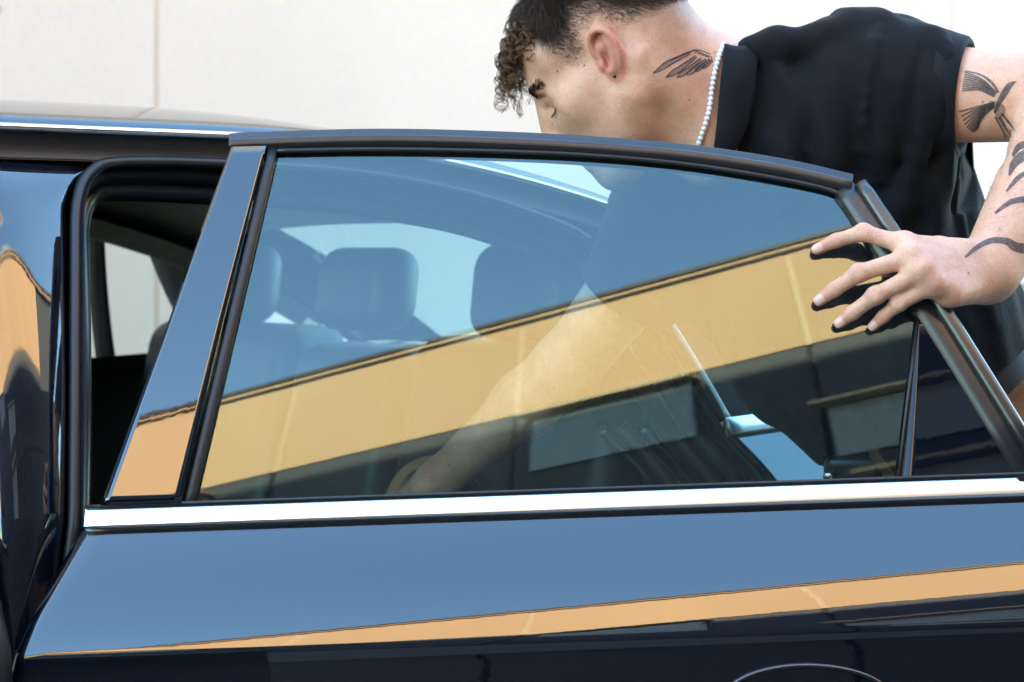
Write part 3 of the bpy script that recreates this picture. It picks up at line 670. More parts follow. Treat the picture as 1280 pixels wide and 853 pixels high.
# ears
def ear(g_):
    cy = math.cos(rad(24)); sy = math.sin(rad(24)); tl = rad(14)
    def ep(b, u, out=0.0):                             # b back, u up, out away from the skull
        b2 = b * math.cos(tl) + u * math.sin(tl); u2 = u * math.cos(tl) - b * math.sin(tl)
        return hd(0.006 - b2 * cy + out * sy * 1.0, g_ * (0.070 + b2 * sy + out * cy), 0.004 + u2)
    nrm_ = ep(0, 0, 1) - ep(0, 0, 0); nrm_ /= np.linalg.norm(nrm_); up = ep(0, 1, 0) - ep(0, 0, 0); up /= np.linalg.norm(up); bk = np.cross(up, nrm_)
    R = np.array([bk, up, nrm_])
    out = [el(ep(0.015, 0.002, -0.001), np.array((0.0165, 0.030, 0.0042)) * HS, R, 0.010), el(ep(0.010, 0.0, -0.006), np.array((0.012, 0.022, 0.008)) * HS, R, 0.012)]
    out += [el(ep(0.008, -0.004, 0.008), np.array((0.0085, 0.012, 0.0095)) * HS, R, 0.004, 's'), el(ep(0.014, 0.019, 0.0055), np.array((0.008, 0.009, 0.0045)) * HS, R, 0.004, 's'),
            el(ep(0.0255, 0.008, 0.0050), np.array((0.0026, 0.018, 0.0040)) * HS, R, 0.003, 's')]
    rim = [(0.004, -0.001, 0.003), (-0.001, 0.010, 0.004), (0.000, 0.022, 0.005), (0.007, 0.0315, 0.006), (0.017, 0.034, 0.006), (0.026, 0.028, 0.0055), (0.0305, 0.016, 0.005), (0.0305, 0.003, 0.0045), (0.026, -0.010, 0.0035), (0.019, -0.021, 0.002)]
    rs = [0.0022, 0.0028, 0.0034, 0.0038, 0.0038, 0.0036, 0.0034, 0.0032, 0.0034, 0.0040]
    sp = spline([(*ep(*q), r * HS) for q, r in zip(rim, rs)], 3); out += chain([q[:3] for q in sp], [q[3] for q in sp], 0.0025)
    ah = spline([ep(0.021, 0.022, 0.0035), ep(0.0225, 0.010, 0.0045), ep(0.0205, -0.004, 0.005), ep(0.014, -0.0165, 0.005), ep(0.008, -0.0175, 0.005)], 3)
    out += chain(ah, [0.0030 * HS] * len(ah), 0.005)
    out += [rc(ep(0.021, 0.012, 0.004), ep(0.010, 0.014, 0.0035), 0.0028, 0.002, 0.005), el(ep(0.0015, -0.007, 0.0045), np.array((0.0042, 0.0065, 0.0042)) * HS, R, 0.004)]
    out += [el(ep(0.0095, -0.0265, 0.001), np.array((0.0085, 0.0095, 0.0042)) * HS, R, 0.006)]
    return out, ep
EARL, epL = ear(1); EARR, _ = ear(-1)
# neck
NB = W(962, 140, 2.55)
NECK = [rc(hd(-0.022, 0, -0.040), W(905, 118, 2.54), 0.062, 0.066, 0.03), rc(W(905, 118, 2.54), NB, 0.064, 0.020, 0.02), rc(hd(-0.060, 0, -0.005), W(915, 118, 2.56), 0.047, 0.050, 0.04),
        rc(hd(-0.028, 0.062, -0.022), W(884, 160, 2.488), 0.016, 0.016, 0.03), rc(hd(0.02, 0, -0.09), W(880, 190, 2.52), 0.030, 0.045, 0.05)]
# torso and arms under the clothes
SHL, SHR = W(1112, 108, 2.50), W(862, 262, 2.68)
ELB, WRI = W(1352, 128, 2.40), W(1232, 338, 2.245)
TORSO = [rc(W(1190, 600, 2.62), W(1055, 200, 2.62), 0.05, 0.05, 0.03), rc(SHL, SHR, 0.05, 0.05, 0.03), rc(NB, (SHL + SHR) / 2, 0.04, 0.04, 0.03)]
def mix(a, b, t): return a + (b - a) * t
fa = mix(ELB, WRI, 0.30)
ARML = [rc(SHL, ELB, 0.062, 0.050, 0.03), rc(mix(SHL, ELB, 0.35) + np.array([0, -0.01, -0.012]), mix(SHL, ELB, 0.75), 0.048, 0.040, 0.03), rc(ELB, fa, 0.046, 0.047, 0.03), rc(fa, WRI, 0.047, 0.0295, 0.03),
        rc(mix(ELB, WRI, 0.55), WRI + np.array([0.012, 0.008, -0.004]), 0.034, 0.027, 0.03)]
HNDR = W(548, 600, 2.86); ELR = W(706, 462, 2.78)
ARMR = [rc(SHR, ELR, 0.064, 0.046, 0.03), rc(ELR, mix(ELR, HNDR, 0.3), 0.046, 0.044, 0.03), rc(mix(ELR, HNDR, 0.3), HNDR, 0.044, 0.029, 0.03)]
# left hand laid over the door's rear edge: index, middle, ring, little, thumb behind
def hand_left():
    out = []; kn = 0.0085
    gd = lambda px, py: dpt(on_door(px, py), 0.006)[1]
    X = lambda px, py, o: W(px, py, gd(px, py) - o)
    mcp = [X(1130, 306, 0.040), X(1138, 322, 0.050), X(1150, 341, 0.052), X(1166, 357, 0.044)]
    fing = [[mcp[0], X(1079, 291, 0.030), X(1045, 301, 0.016), X(1021, 312, 0.0075)],
            [mcp[1], X(1073, 342, 0.036), X(1043, 362, 0.019), X(1024, 376, 0.0080)],
            [mcp[2], X(1094, 370, 0.036), X(1066, 391, 0.019), X(1049, 404, 0.0075)],
            [mcp[3], X(1123, 380, 0.030), X(1104, 396, 0.017), X(1091, 408, 0.0070)]]
    rr = [(0.0108, 0.0092, 0.0082, 0.0068), (0.0112, 0.0096, 0.0085, 0.0070), (0.0108, 0.0092, 0.0082, 0.0067), (0.0098, 0.0082, 0.0073, 0.0060)]
    wr = WRI
    for i, (p, r) in enumerate(zip(fing, rr)):
        # metacarpal from the wrist, then three phalanges
        car_ = wr + (np.array([0.004, 0.004, 0.018]) + np.array([0.002, 0.004, -0.012]) * i) * 1.0
        out.append(rc(car_, p[0], 0.016, 0.0128, 0.014))
        out += [rc(p[0], p[1], r[0], r[1], 0.006), rc(p[1], p[2], r[1], r[2], 0.004), rc(p[2], p[3], r[2], r[3], 0.004)]
        out.append(el(p[0] + np.array([0, -0.003, 0.003]), (0.0115, 0.0105, 0.0105), None, 0.012))
        out.append(el(p[1] + np.array([0, -0.0015, 0.001]), (r[1] * 1.06,) * 3, None, 0.006))
    out.append(rc(mix(wr, mcp[1], 0.35) + np.array([0, 0.012, -0.004]), mix(mcp[1], mcp[2], 0.5) + np.array([0.012, 0.010, 0]), 0.024, 0.015, 0.02))
    out.append(rc(wr + np.array([-0.002, 0.006, -0.012]), mcp[3] + np.array([0.022, 0.012, -0.010]), 0.022, 0.016, 0.018))
    for p, r in zip(fing, rr):
        out.append(rc(mix(wr, p[0], 0.30) + np.array([0, -0.0155, 0.004]), p[0] + np.array([0, -0.0095, 0.004]), 0.0028, 0.0040, 0.008))
    for p, r in zip(fing, rr):
        for j, o in ((1, -0.0035), (1, 0.0), (1, 0.0035), (2, -0.002), (2, 0.0015)):
            dd = p[j] - p[j - 1]; dd /= np.linalg.norm(dd); vw = np.array([-0.1, -1, 0.3]); sd = np.cross(dd, vw); sd /= np.linalg.norm(sd); up = np.cross(sd, dd); c = p[j] + dd * o + up * r[j] * 1.16
            out.append(rc(c - sd * 0.0045, c + sd * 0.0045, 0.0010, 0.0010, 0.0022, 's'))
    th = [wr + np.array([-0.01, 0.012, 0.014]), W(1172, 312, 2.245), W(1135, 322, 2.285), W(1110, 340, 2.300)]
    out += chain(th, [0.018, 0.0135, 0.011, 0.008], 0.012)
    tips = [(p[3], p[3] - p[2], r[3]) for p, r in zip(fing, rr)]
    return out, tips
HANDL, TIPS = hand_left()
def hand_right():
    out = []; d = HNDR - ELR; d /= np.linalg.norm(d); sd = np.cross(d, np.array([0, 0, 1.0])); sd /= np.linalg.norm(sd); up = np.cross(sd, d)
    palm = HNDR + d * 0.055
    out.append(rc(HNDR, palm, 0.027, 0.026, 0.02)); out.append(rc(HNDR + d * 0.02, palm + d * 0.02 + sd * 0.02, 0.020, 0.016, 0.02))
    for i in range(4):
        b = palm + sd * (0.030 - 0.020 * i) + d * 0.02; l = (0.036, 0.042, 0.038, 0.030)[i]
        p1 = b + d * l - up * 0.008; p2 = p1 + d * l * 0.35 - up * l * 0.6; p3 = p2 - d * 0.010 - up * l * 0.45
        out += chain([mix(HNDR, b, 0.4), b, p1, p2, p3], [0.013, 0.0105, 0.0092, 0.0082, 0.007], 0.006)
    th = HNDR + d * 0.02 - sd * 0.03
    out += chain([HNDR, th, th + d * 0.04 - sd * 0.008 - up * 0.012, th + d * 0.062 + sd * 0.004 - up * 0.03], [0.018, 0.013, 0.0105, 0.008], 0.01)
    return out
HANDR = hand_right()
BODY = TORSO + ARML + ARMR + NECK + HEAD + EARL + EARR + HANDL + HANDR

# ------------------------------------------------------------------ skin, ink, hair, cloth
def skin_mat():
    m, nt, b = M('skin')
    f = noise(nt, 38, 6, rough=0.65); big = noise(nt, 9, 3)
    c1 = ramp(nt, f, [(0.3, (0.66, 0.345, 0.225)), (0.7, (0.82, 0.485, 0.335))])
    mx = nt.nodes.new('ShaderNodeMixRGB'); nt.links.new(ramp(nt, big, [(0.45, (0, 0, 0)), (0.75, (0.45,) * 3)]), mx.inputs[0]); nt.links.new(c1, mx.inputs[1]); mx.inputs[2].default_value = (0.56, 0.25, 0.17, 1)
    mic = nt.nodes.new('ShaderNodeMixRGB'); mic.blend_type = 'MULTIPLY'; mic.inputs[0].default_value = 1.0
    nt.links.new(mx.outputs[0], mic.inputs[1]); nt.links.new(ramp(nt, noise(nt, 520, 3, rough=0.7), [(0.30, (0.82, 0.76, 0.73)), (0.52, (1, 1, 1)), (0.8, (1.0, 0.95, 0.92))]), mic.inputs[2]); mx = mic
    red = nt.nodes.new('ShaderNodeAttribute'); red.attribute_name = 'flush'
    m2 = nt.nodes.new('ShaderNodeMixRGB'); nt.links.new(red.outputs['Fac'], m2.inputs[0]); nt.links.new(mx.outputs[0], m2.inputs[1]); m2.inputs[2].default_value = (0.58, 0.16, 0.12, 1)
    st = nt.nodes.new('ShaderNodeAttribute'); st.attribute_name = 'stubble'
    sp = noise(nt, 900, 2); mu = nt.nodes.new('ShaderNodeMath'); mu.operation = 'MULTIPLY'
    nt.links.new(ramp(nt, sp, [(0.35, (0.55,) * 3), (0.6, (1, 1, 1))]), mu.inputs[0]); nt.links.new(st.outputs['Fac'], mu.inputs[1])
    m3 = nt.nodes.new('ShaderNodeMixRGB'); nt.links.new(mu.outputs[0], m3.inputs[0]); nt.links.new(m2.outputs[0], m3.inputs[1]); m3.inputs[2].default_value = (0.05, 0.035, 0.03, 1)
    # scattered moles
    vo = nt.nodes.new('ShaderNodeTexVoronoi'); tc = nt.nodes.new('ShaderNodeTexCoord'); vo.inputs['Scale'].default_value = 34; nt.links.new(tc.outputs['Object'], vo.inputs['Vector'])
    m4 = nt.nodes.new('ShaderNodeMixRGB'); nt.links.new(ramp(nt, vo.outputs['Distance'], [(0.045, (0.75,) * 3), (0.065, (0, 0, 0))]), m4.inputs[0]); nt.links.new(m3.outputs[0], m4.inputs[1]); m4.inputs[2].default_value = (0.16, 0.075, 0.05, 1)
    nt.links.new(m4.outputs[0], b.inputs['Base Color'])
    b.inputs['Roughness'].default_value = 0.46; b.inputs['Specular IOR Level'].default_value = 0.45
    b.inputs['Subsurface Weight'].default_value = 0.22; b.inputs['Subsurface Radius'].default_value = (1.0, 0.35, 0.2); b.inputs['Subsurface Scale'].default_value = 0.006
    n1 = bump(nt, b, noise(nt, 460, 4), 0.5, 0.0010); bump(nt, b, noise(nt, 90, 5), 0.35, 0.0018, n1)
    return m
SKIN = skin_mat()
def ink_mat(name, a):
    m, nt, b = M(name); b.inputs['Base Color'].default_value = (0.035, 0.04, 0.048, 1); b.inputs['Roughness'].default_value = 0.5
    nt.links.new(ramp(nt, noise(nt, 300, 4), [(0.3, (a * 0.7,) * 3), (0.7, (min(1, a * 1.15),) * 3)]), b.inputs['Alpha']); return m
INK, INKL = ink_mat('tattoo_ink', 0.70), ink_mat('tattoo_ink_faded', 0.40)
def hair_mat():
    m, nt, b = M('hair'); at = nt.nodes.new('ShaderNodeAttribute'); at.attribute_name = 'tone'
    nt.links.new(ramp(nt, at.outputs['Fac'], [(0.0, (0.010, 0.008, 0.007)), (0.5, (0.060, 0.031, 0.017)), (1.0, (0.24, 0.12, 0.055))]), b.inputs['Base Color'])
    b.inputs['Roughness'].default_value = 0.5; b.inputs['Specular IOR Level'].default_value = 0.3; return m
HAIR = hair_mat()
def cloth(name, col, sheen, weave):
    m, nt, b = M(name)
    mc = nt.nodes.new('ShaderNodeMixRGB'); mc.blend_type = 'MULTIPLY'; mc.inputs[0].default_value = 1.0
    nt.links.new(ramp(nt, noise(nt, 14, 6), [(0.3, tuple(x * 0.75 for x in col)), (0.7, col)]), mc.inputs[1]); nt.links.new(ramp(nt, noise(nt, 620, 2, rough=0.8), [(0.3, (0.45,) * 3), (0.7, (1, 1, 1))]), mc.inputs[2]); nt.links.new(mc.outputs[0], b.inputs['Base Color'])
    b.inputs['Roughness'].default_value = 0.85; b.inputs['Specular IOR Level'].default_value = 0.25; b.inputs['Sheen Weight'].default_value = sheen; b.inputs['Sheen Roughness'].default_value = 0.4; b.inputs['Sheen Tint'].default_value = (0.55, 0.65, 0.8, 1)
    wv = nt.nodes.new('ShaderNodeTexWave'); tc = nt.nodes.new('ShaderNodeTexCoord'); wv.inputs['Scale'].default_value = weave; wv.inputs['Distortion'].default_value = 3; wv.inputs['Detail'].default_value = 2
    nt.links.new(tc.outputs['Object'], wv.inputs['Vector'])
    n1 = bump(nt, b, wv.outputs['Fac'], 0.25, 0.0006); n2 = bump(nt, b, noise(nt, 700, 3), 0.5, 0.001, n1); bump(nt, b, noise(nt, 16, 3), 0.35, 0.012, n2)
    return m
SHIRT = cloth('black_knit', (0.0062, 0.0070, 0.0092), 0.06, 220); RIB = cloth('black_rib_knit', (0.0115, 0.013, 0.017), 0.08, 300)
CANVAS = cloth('tan_canvas', (0.30, 0.165, 0.075), 0.05, 260)
LEATHER = simple('black_belt_leather', (0.012, 0.011, 0.011), 0.6, bmp=0.3, bscale=220, spec=0.2)
PEARL = simple('pearl', (0.78, 0.77, 0.76), 0.18, var=0.05, spec=0.8)

man = empty('person', (0.66, 2.62, 0)); tag(man, 'man in a black polo leaning into the car with his hand on the open door', 'person')
lo = np.array([-0.35, 2.02, 0.75]); hi = np.array([0.86, 3.10, 1.78])
body, BV = nets_ob('body', BODY, lo, hi, 0.0022, SKIN, man, relax=2)
# scalp shading where the hair is clipped short, and the flush of the ears and fingertips
q = (BV - HO) @ HR.T / HS
f_, l_, u_ = q[:, 0], np.abs(q[:, 1]), q[:, 2]
near_head = (np.linalg.norm(q - np.array([0, 0, 0.03]), axis=1) < 0.17)
def smooth(a, b, x): t = np.clip((x - a) / (b - a), 0, 1); return t * t * (3 - 2 * t)
def hairline(f):                                       # height of the lower edge of the fade along the side of the head
    return np.interp(f, [-0.12, -0.09, -0.05, -0.025, 0.0, 0.02, 0.035, 0.055, 0.075, 0.1], [-0.045, -0.035, -0.005, 0.028, 0.036, 0.012, 0.012, 0.050, 0.085, 0.105])
earmask = np.zeros(len(BV)); 
nh = np.where(near_head)[0]; dE = combine(BV[nh], EARL + EARR); dH = combine(BV[nh], HEAD); earmask[nh[(dE < 0.0025) & (dH > 0.0015)]] = 1.0
stub = smooth(-0.006, 0.060, u_ - hairline(f_)) * 0.85 * near_head * (1 - earmask)
stub = stub + 1.2 * smooth(0.055, 0.075, u_ - hairline(f_)) * near_head * (1 - earmask)
stub = np.maximum(stub, 0.10 * near_head * smooth(-0.03, -0.06, u_) * smooth(-0.01, 0.03, f_))
at = body.data.attributes.new('stubble', 'FLOAT', 'POINT'); at.data.foreach_set('value', stub.astype(np.float32))
fl = earmask * 0.55
for tp, dr, r in TIPS: fl = np.maximum(fl, 0.40 * smooth(0.03, 0.006, np.linalg.norm(BV - tp, axis=1)))
at = body.data.attributes.new('flush', 'FLOAT', 'POINT'); at.data.foreach_set('value', fl.astype(np.float32))
# ------------------------------------------------------------------ shirt
def folds(pts, r, k=0.02):
    return [rc(pts[i], pts[i + 1], r[0] + (r[1] - r[0]) * i / (len(pts) - 1), r[0] + (r[1] - r[0]) * (i + 1) / (len(pts) - 1), k) for i in range(len(pts) - 1)]
slv0, slv1 = W(1118, 108, 2.50), W(1206, 123, 2.465)
sax = (slv1 - slv0) / np.linalg.norm(slv1 - slv0); sax = sax + np.array([0, 0, 0.10]); sax /= np.linalg.norm(sax)
srx = ELR - SHR; srx /= np.linalg.norm(srx); slr1 = SHR + srx * 0.165
TRUNK = [rc(W(1205, 640, 2.62), W(1148, 440, 2.62), 0.150, 0.150, 0.05), rc(W(1140, 440, 2.62), W(1062, 190, 2.62), 0.150, 0.150, 0.06), rc(W(1098, 440, 2.60), W(1010, 240, 2.60), 0.148, 0.130, 0.08),
         rc(W(1085, 125, 2.56), W(975, 150, 2.58), 0.108, 0.080, 0.06), rc(W(1050, 118, 2.57), W(922, 130, 2.55), 0.088, 0.076, 0.05),
         rc(SHL + np.array([-0.01, 0, 0.0]), W(960, 210, 2.62), 0.078, 0.095, 0.06), rc(W(960, 210, 2.62), SHR, 0.095, 0.078, 0.06), rc(SHR + np.array([0, 0, 0.01]), slr1, 0.079, 0.070, 0.05),
         rc(SHR, W(1000, 400, 2.62), 0.075, 0.12, 0.10), rc(slv0 + np.array([-0.02, 0, 0]), slv1 + sax * 0.03, 0.080, 0.071, 0.04)]
FOLD = []
FOLD += folds(spline([W(1052, 30, 2.50), W(1044, 90, 2.452), W(1040, 160, 2.448), W(1036, 230, 2.45)], 3), (0.010, 0.004), 0.03)
FOLD += folds(spline([W(1170, 50, 2.44), W(1160, 110, 2.415), W(1152, 170, 2.425), W(1130, 250, 2.455)], 3), (0.012, 0.006), 0.022)
FOLD += folds(spline([W(1120, 60, 2.43), W(1116, 130, 2.425), W(1104, 210, 2.45)], 3), (0.008, 0.004), 0.03)
FOLD += folds(spline([W(1185, 195, 2.455), W(1168, 250, 2.47), W(1172, 340, 2.475), W(1190, 430, 2.47)], 3), (0.010, 0.008), 0.03)
FOLD += folds(spline([W(1215, 330, 2.50), W(1232, 400, 2.50), W(1246, 450, 2.50)], 3), (0.008, 0.010), 0.03)
FOLD += folds(spline([W(1000, 120, 2.47), W(985, 190, 2.465), W(985, 260, 2.465)], 3), (0.009, 0.004), 0.03)
FOLD += folds(spline([W(935, 60, 2.50), W(1000, 52, 2.48), W(1060, 38, 2.47)], 3), (0.012, 0.008), 0.03)
FOLD += folds(spline([W(1150, 60, 2.44), W(1110, 40, 2.46), W(1080, 28, 2.48)], 3), (0.012, 0.008), 0.03)
FOLD += folds(spline([W(1150, 230, 2.46), W(1100, 290, 2.462), W(1060, 400, 2.462)], 3), (0.007, 0.004), 0.03)
def crease(pts, r0, r1, k=0.010):
    A = np.array([W(p[0], p[1], 2.2) for p in spline(pts, 4)]); Dv = A - np.array([0, 0, CZ]); Dv /= np.linalg.norm(Dv, axis=1)[:, None]
    H, ok = march(TRUNK, A, Dv, 0.6, 26); H = H + Dv * (r0 * 0.45); rs = np.linspace(r0, r1, len(H))
    return [rc(H[i], H[i + 1], rs[i], rs[i + 1], k) for i in range(len(H) - 1) if ok[i] and ok[i + 1]]
for pts, a, b in (([(1183, 188), (1130, 215), (1070, 232), (1030, 236)], 0.0075, 0.003), ([(1186, 200), (1140, 250), (1108, 310), (1098, 360)], 0.0075, 0.003), ([(1176, 180), (1120, 190), (1062, 186)], 0.006, 0.002),
                  ([(1046, 34), (1037, 80), (1036, 130), (1042, 180)], 0.0042, 0.003), ([(1140, 62), (1128, 110), (1132, 160), (1150, 190)], 0.006, 0.003), ([(1100, 40), (1086, 100), (1082, 170)], 0.0055, 0.002),
                  ([(960, 70), (985, 110), (1000, 160), (1000, 210)], 0.006, 0.002), ([(1192, 215), (1200, 270), (1214, 330), (1236, 400)], 0.007, 0.004), ([(1170, 240), (1160, 320), (1172, 400)], 0.006, 0.003), ([(1185, 60), (1176, 110), (1172, 170)], 0.0055, 0.004),
                  ([(965, 175), (1010, 188), (1050, 215)], 0.005, 0.002), ([(1130, 300), (1150, 380), (1190, 440)], 0.005, 0.003)):
    FOLD += crease(pts, a, b)
def wav(P):
    a = P[:, 0] * 0.95 + P[:, 2] * 0.25; b = P[:, 2] * 0.9 - P[:, 0] * 0.3
    return 0.0026 * np.sin(a * 62 + 2.2 * np.sin(b * 11)) * np.sin(b * 8 + 1.0) + 0.0014 * np.sin(a * 140 + 3 * np.sin(b * 17) + P[:, 1] * 40)
def plane(p, n, side_pt=None, reach=None):
    p, n = np.array(p, float), np.array(n, float)
    return lambda P: (P - p).dot(n)
def cut_near(p, n, c, r):
    """cut away what lies beyond plane p,n, but only inside a ball"""
    f = plane(p, n); c = np.array(c)
    return (lambda P: np.maximum(-f(P), np.linalg.norm(P - c, axis=1) - r), 0.002, 's')
SHIRTP = TRUNK + FOLD + [(wav, 0.01, 'a')]
SHIRTP += [cut_near(slv1, sax, slv1 + sax * 0.06, 0.16), cut_near(slr1, srx, slr1 + srx * 0.08, 0.15)]
ai = (SHL - ELB) / np.linalg.norm(SHL - ELB)
SHIRTP += [rc(slv1 - sax * 0.045, slv1 + sax * 0.05, 0.0655, 0.0665, 0.003, 's'), rc(slr1 - srx * 0.04, slr1 + srx * 0.05, 0.061, 0.065, 0.003, 's')]
# neck opening
ncut = [cut_near(W(902, 110, 2.5), np.array([-1, 0, -0.09]), W(846, 95, 2.53), 0.125), rc(hd(-0.02, 0, -0.03), W(868, 126, 2.54), 0.058, 0.048, 0.004, 's')]
SHIRTP += ncut
# hem at the waist
hemp = W(1215, 470, 2.62); hemn = np.array([0.30, 0.0, -0.95]); hemn /= np.linalg.norm(hemn)
SHIRTP += [(plane(W(1252, 446, 2.55), np.array([0.55, 0, -0.835])), 0.004, 'i')]
shirt, SV = nets_ob('polo_shirt', SHIRTP, (0.05, 2.30, 0.95), (0.80, 2.95, 1.70), 0.0036, SHIRT, man, relax=1)
# sleeve cuff of ribbed knit
def ring_on(prims, c, ax, n, r0, off):
    ax = np.array(ax) / np.linalg.norm(ax); s = np.cross(ax, (0, 1, 0.2)); s /= np.linalg.norm(s); t = np.cross(ax, s)
    D = np.array([s * math.cos(2 * math.pi * i / n) + t * math.sin(2 * math.pi * i / n) for i in range(n)])
    P, ok = march(prims, c + D * r0, -D, 1.0, 60); return P + D * off, D
rings = [ring_on(TRUNK, slv1 - sax * x, sax, 48, 0.16, o) for x, o in ((0.030, 0.001), (0.0290, 0.0042), (0.015, 0.0046), (0.002, 0.0044), (-0.0015, 0.001), (-0.001, -0.004))]
vs = [p for r, _ in rings for p in r]; n = 48
mesh_ob('sleeve_cuff', vs, [(j * n + i, j * n + (i + 1) % n, (j + 1) * n + (i + 1) % n, (j + 1) * n + i) for j in range(len(rings) - 1) for i in range(n)], RIB, man)
# fold-over collar
CP = TRUNK + NECK
cg = []
for y in np.linspace(0, 1, 22):
    yy = 55 + 138 * y; xi = 905 - 13 * y; xo = np.interp(y, [0, 0.1, 0.45, 0.72, 0.9, 1.0], [941, 947, 942, 935, 924, 914])
    cg.append([(xi + (xo - xi) * v, yy + (4 * math.sin(v * 3.1) if y < 0.3 else 0)) for v in np.linspace(0, 1, 12)])
cp = np.array(cg).reshape(-1, 2); A = np.array([W(p[0], p[1], 2.25) for p in cp]); Dv = A - np.array([0, 0, CZ]); Dv /= np.linalg.norm(Dv, axis=1)[:, None]
CPp, ok = march(CP, A, Dv, 0.45, 26); CPp[~ok] = np.array([W(p[0], p[1], 2.56) for p in cp])[~ok]
CPp = CPp.reshape(22, 12, 3)
for _ in range(6):                                      # cloth spans hollows instead of following them
    CPp[1:-1, 1:-1] = np.where((CPp[:-2, 1:-1] + CPp[2:, 1:-1] + CPp[1:-1, :-2] + CPp[1:-1, 2:])[..., 1:2] / 4 < CPp[1:-1, 1:-1][..., 1:2], (CPp[:-2, 1:-1] + CPp[2:, 1:-1] + CPp[1:-1, :-2] + CPp[1:-1, 2:]) / 4, CPp[1:-1, 1:-1])
CPp = CPp - Dv.reshape(22, 12, 3) * (0.006 + 0.004 * np.sin(np.linspace(0, math.pi, 12)))[None, :, None]
mesh_ob('collar', CPp.reshape(-1, 3), [(j * 12 + i, j * 12 + i + 1, (j + 1) * 12 + i + 1, (j + 1) * 12 + i) for j in range(21) for i in range(11)], RIB, man, solid=0.004, offset=0.0)

# ------------------------------------------------------------------ trousers, belt, boots
wax = np.array([-0.58, 0, 0.815]); WST = W(1176, 520, 2.60); HIP = WST - wax * 0.15
fw = np.array([-0.75, 0.66, 0]); rt = np.array([0.66, 0.75, 0])     # facing into the car; his left is -rt
FL, FR_ = np.array([0.70, 2.50, 0.0]), np.array([0.74, 2.72, 0.0])
TRO = [rc(WST + wax * 0.05, HIP, 0.140, 0.155, 0.05), rc(HIP + np.array([0, -0.07, -0.05]), np.array([0.665, 2.51, 0.50]), 0.105, 0.085, 0.05), rc(np.array([0.665, 2.51, 0.50]), np.array([0.70, 2.50, 0.09]), 0.085, 0.075, 0.03),
       rc(HIP + np.array([0, 0.07, -0.05]), np.array([0.69, 2.71, 0.50]), 0.105, 0.085, 0.05), rc(np.array([0.69, 2.71, 0.50]), np.array([0.73, 2.72, 0.09]), 0.085, 0.075, 0.03),
       ((lambda P: 0.003 * np.sin(P[:, 2] * 70 + 9 * P[:, 0] + 2 * np.sin(P[:, 1] * 40))), 0.01, 'a'),
       (plane(WST + wax * 0.048, wax), 0.004, 'i')]
nets_ob('trousers', TRO, (0.38, 2.32, 0.04), (1.0, 2.94, 1.20), 0.008, CANVAS, man, relax=1)
def waist_ring(z0, off): return ring_on(TRO[:1], WST + wax * z0, wax, 64, 0.30, off)[0]
def band(name, zs, offs, mat):
    rr = [waist_ring(z, o) for z, o in zip(zs, offs)]; n = 64
    return mesh_ob(name, [p for r in rr for p in r], [(j * n + i, j * n + (i + 1) % n, (j + 1) * n + (i + 1) % n, (j + 1) * n + i) for j in range(len(rr) - 1) for i in range(n)], mat, man)
band('waistband', (0.046, 0.050, 0.050, 0.046, -0.004, -0.008), (-0.004, -0.001, 0.004, 0.0065, 0.0065, 0.002), CANVAS)
band('belt', (0.040, 0.040, 0.036, 0.004, 0.000, 0.000), (0.005, 0.009, 0.0105, 0.0105, 0.009, 0.005), LEATHER)
for deg in (38, 52, 75, 120, 200, 290):
    i = int(deg / 360 * 64); pth = [waist_ring(z, o)[i] for z, o in ((-0.008, 0.008), (-0.003, 0.014), (0.02, 0.0165), (0.044, 0.014), (0.050, 0.008))]
    nn = pth[2] - (WST + wax * 0.02); sweep('belt_loop', spline(pth, 4), [(-0.008, -0.0015), (-0.008, 0.0015), (0.008, 0.0015), (0.008, -0.0015)], CANVAS, man, nn, bevel=0.0005)
for f0 in (FL, FR_):
    B_ = [rc(f0 + np.array([0.01, 0, 0.10]), f0 + np.array([0, 0, 0.05]), 0.052, 0.048, 0.03), rc(f0 + np.array([0.01, 0, 0.045]), f0 + fw * 0.17 + np.array([0, 0, 0.04]), 0.045, 0.038, 0.03), (plane((0, 0, 0.004), (0, 0, -1)), 0.006, 'i')]
    nets_ob('boot', B_, f0 - 0.25, f0 + 0.25, 0.008, simple('boot_leather', (0.03, 0.022, 0.018), 0.5), man)
# pouch clipped to the front of the belt, with a steel rivet
pc = W(1068, 596, 2.49)
def pr(c, h, e): return [c + np.array([sx * h[0], sy * h[1], sz * h[2]]) for sz in (-1, 1) for sy in (-1, 1) for sx in (-1, 1)]
pou = mesh_ob('tool_pouch', pr(pc + np.array([0.0, 0.02, -0.04]), (0.036, 0.018, 0.065), 0), BOXF, RUBBER_SHINY); tag(pou, 'small glossy black pouch clipped to the front of his belt', 'pouch')
m = pou.modifiers.new('bevel', 'BEVEL'); m.width = 0.014; m.segments = 4; m.limit_method = 'NONE'
def ball(name, c, r, mat, parent, n=12):
    vs, fs = [], []
    for i in range(n + 1):
        for j in range(2 * n):
            a, b = math.pi * i / n, math.pi * j / n; vs.append(np.array(c) + r * np.array([math.sin(a) * math.cos(b), math.sin(a) * math.sin(b), math.cos(a)]))
    for i in range(n):
        for j in range(2 * n): fs.append((i * 2 * n + j, (i + 1) * 2 * n + j, (i + 1) * 2 * n + (j + 1) % (2 * n), i * 2 * n + (j + 1) % (2 * n)))
    return mesh_ob(name, vs, fs, mat, parent)
ball('rivet', pc + np.array([-0.034, -0.002, 0.0]), 0.007, CHROME, pou)

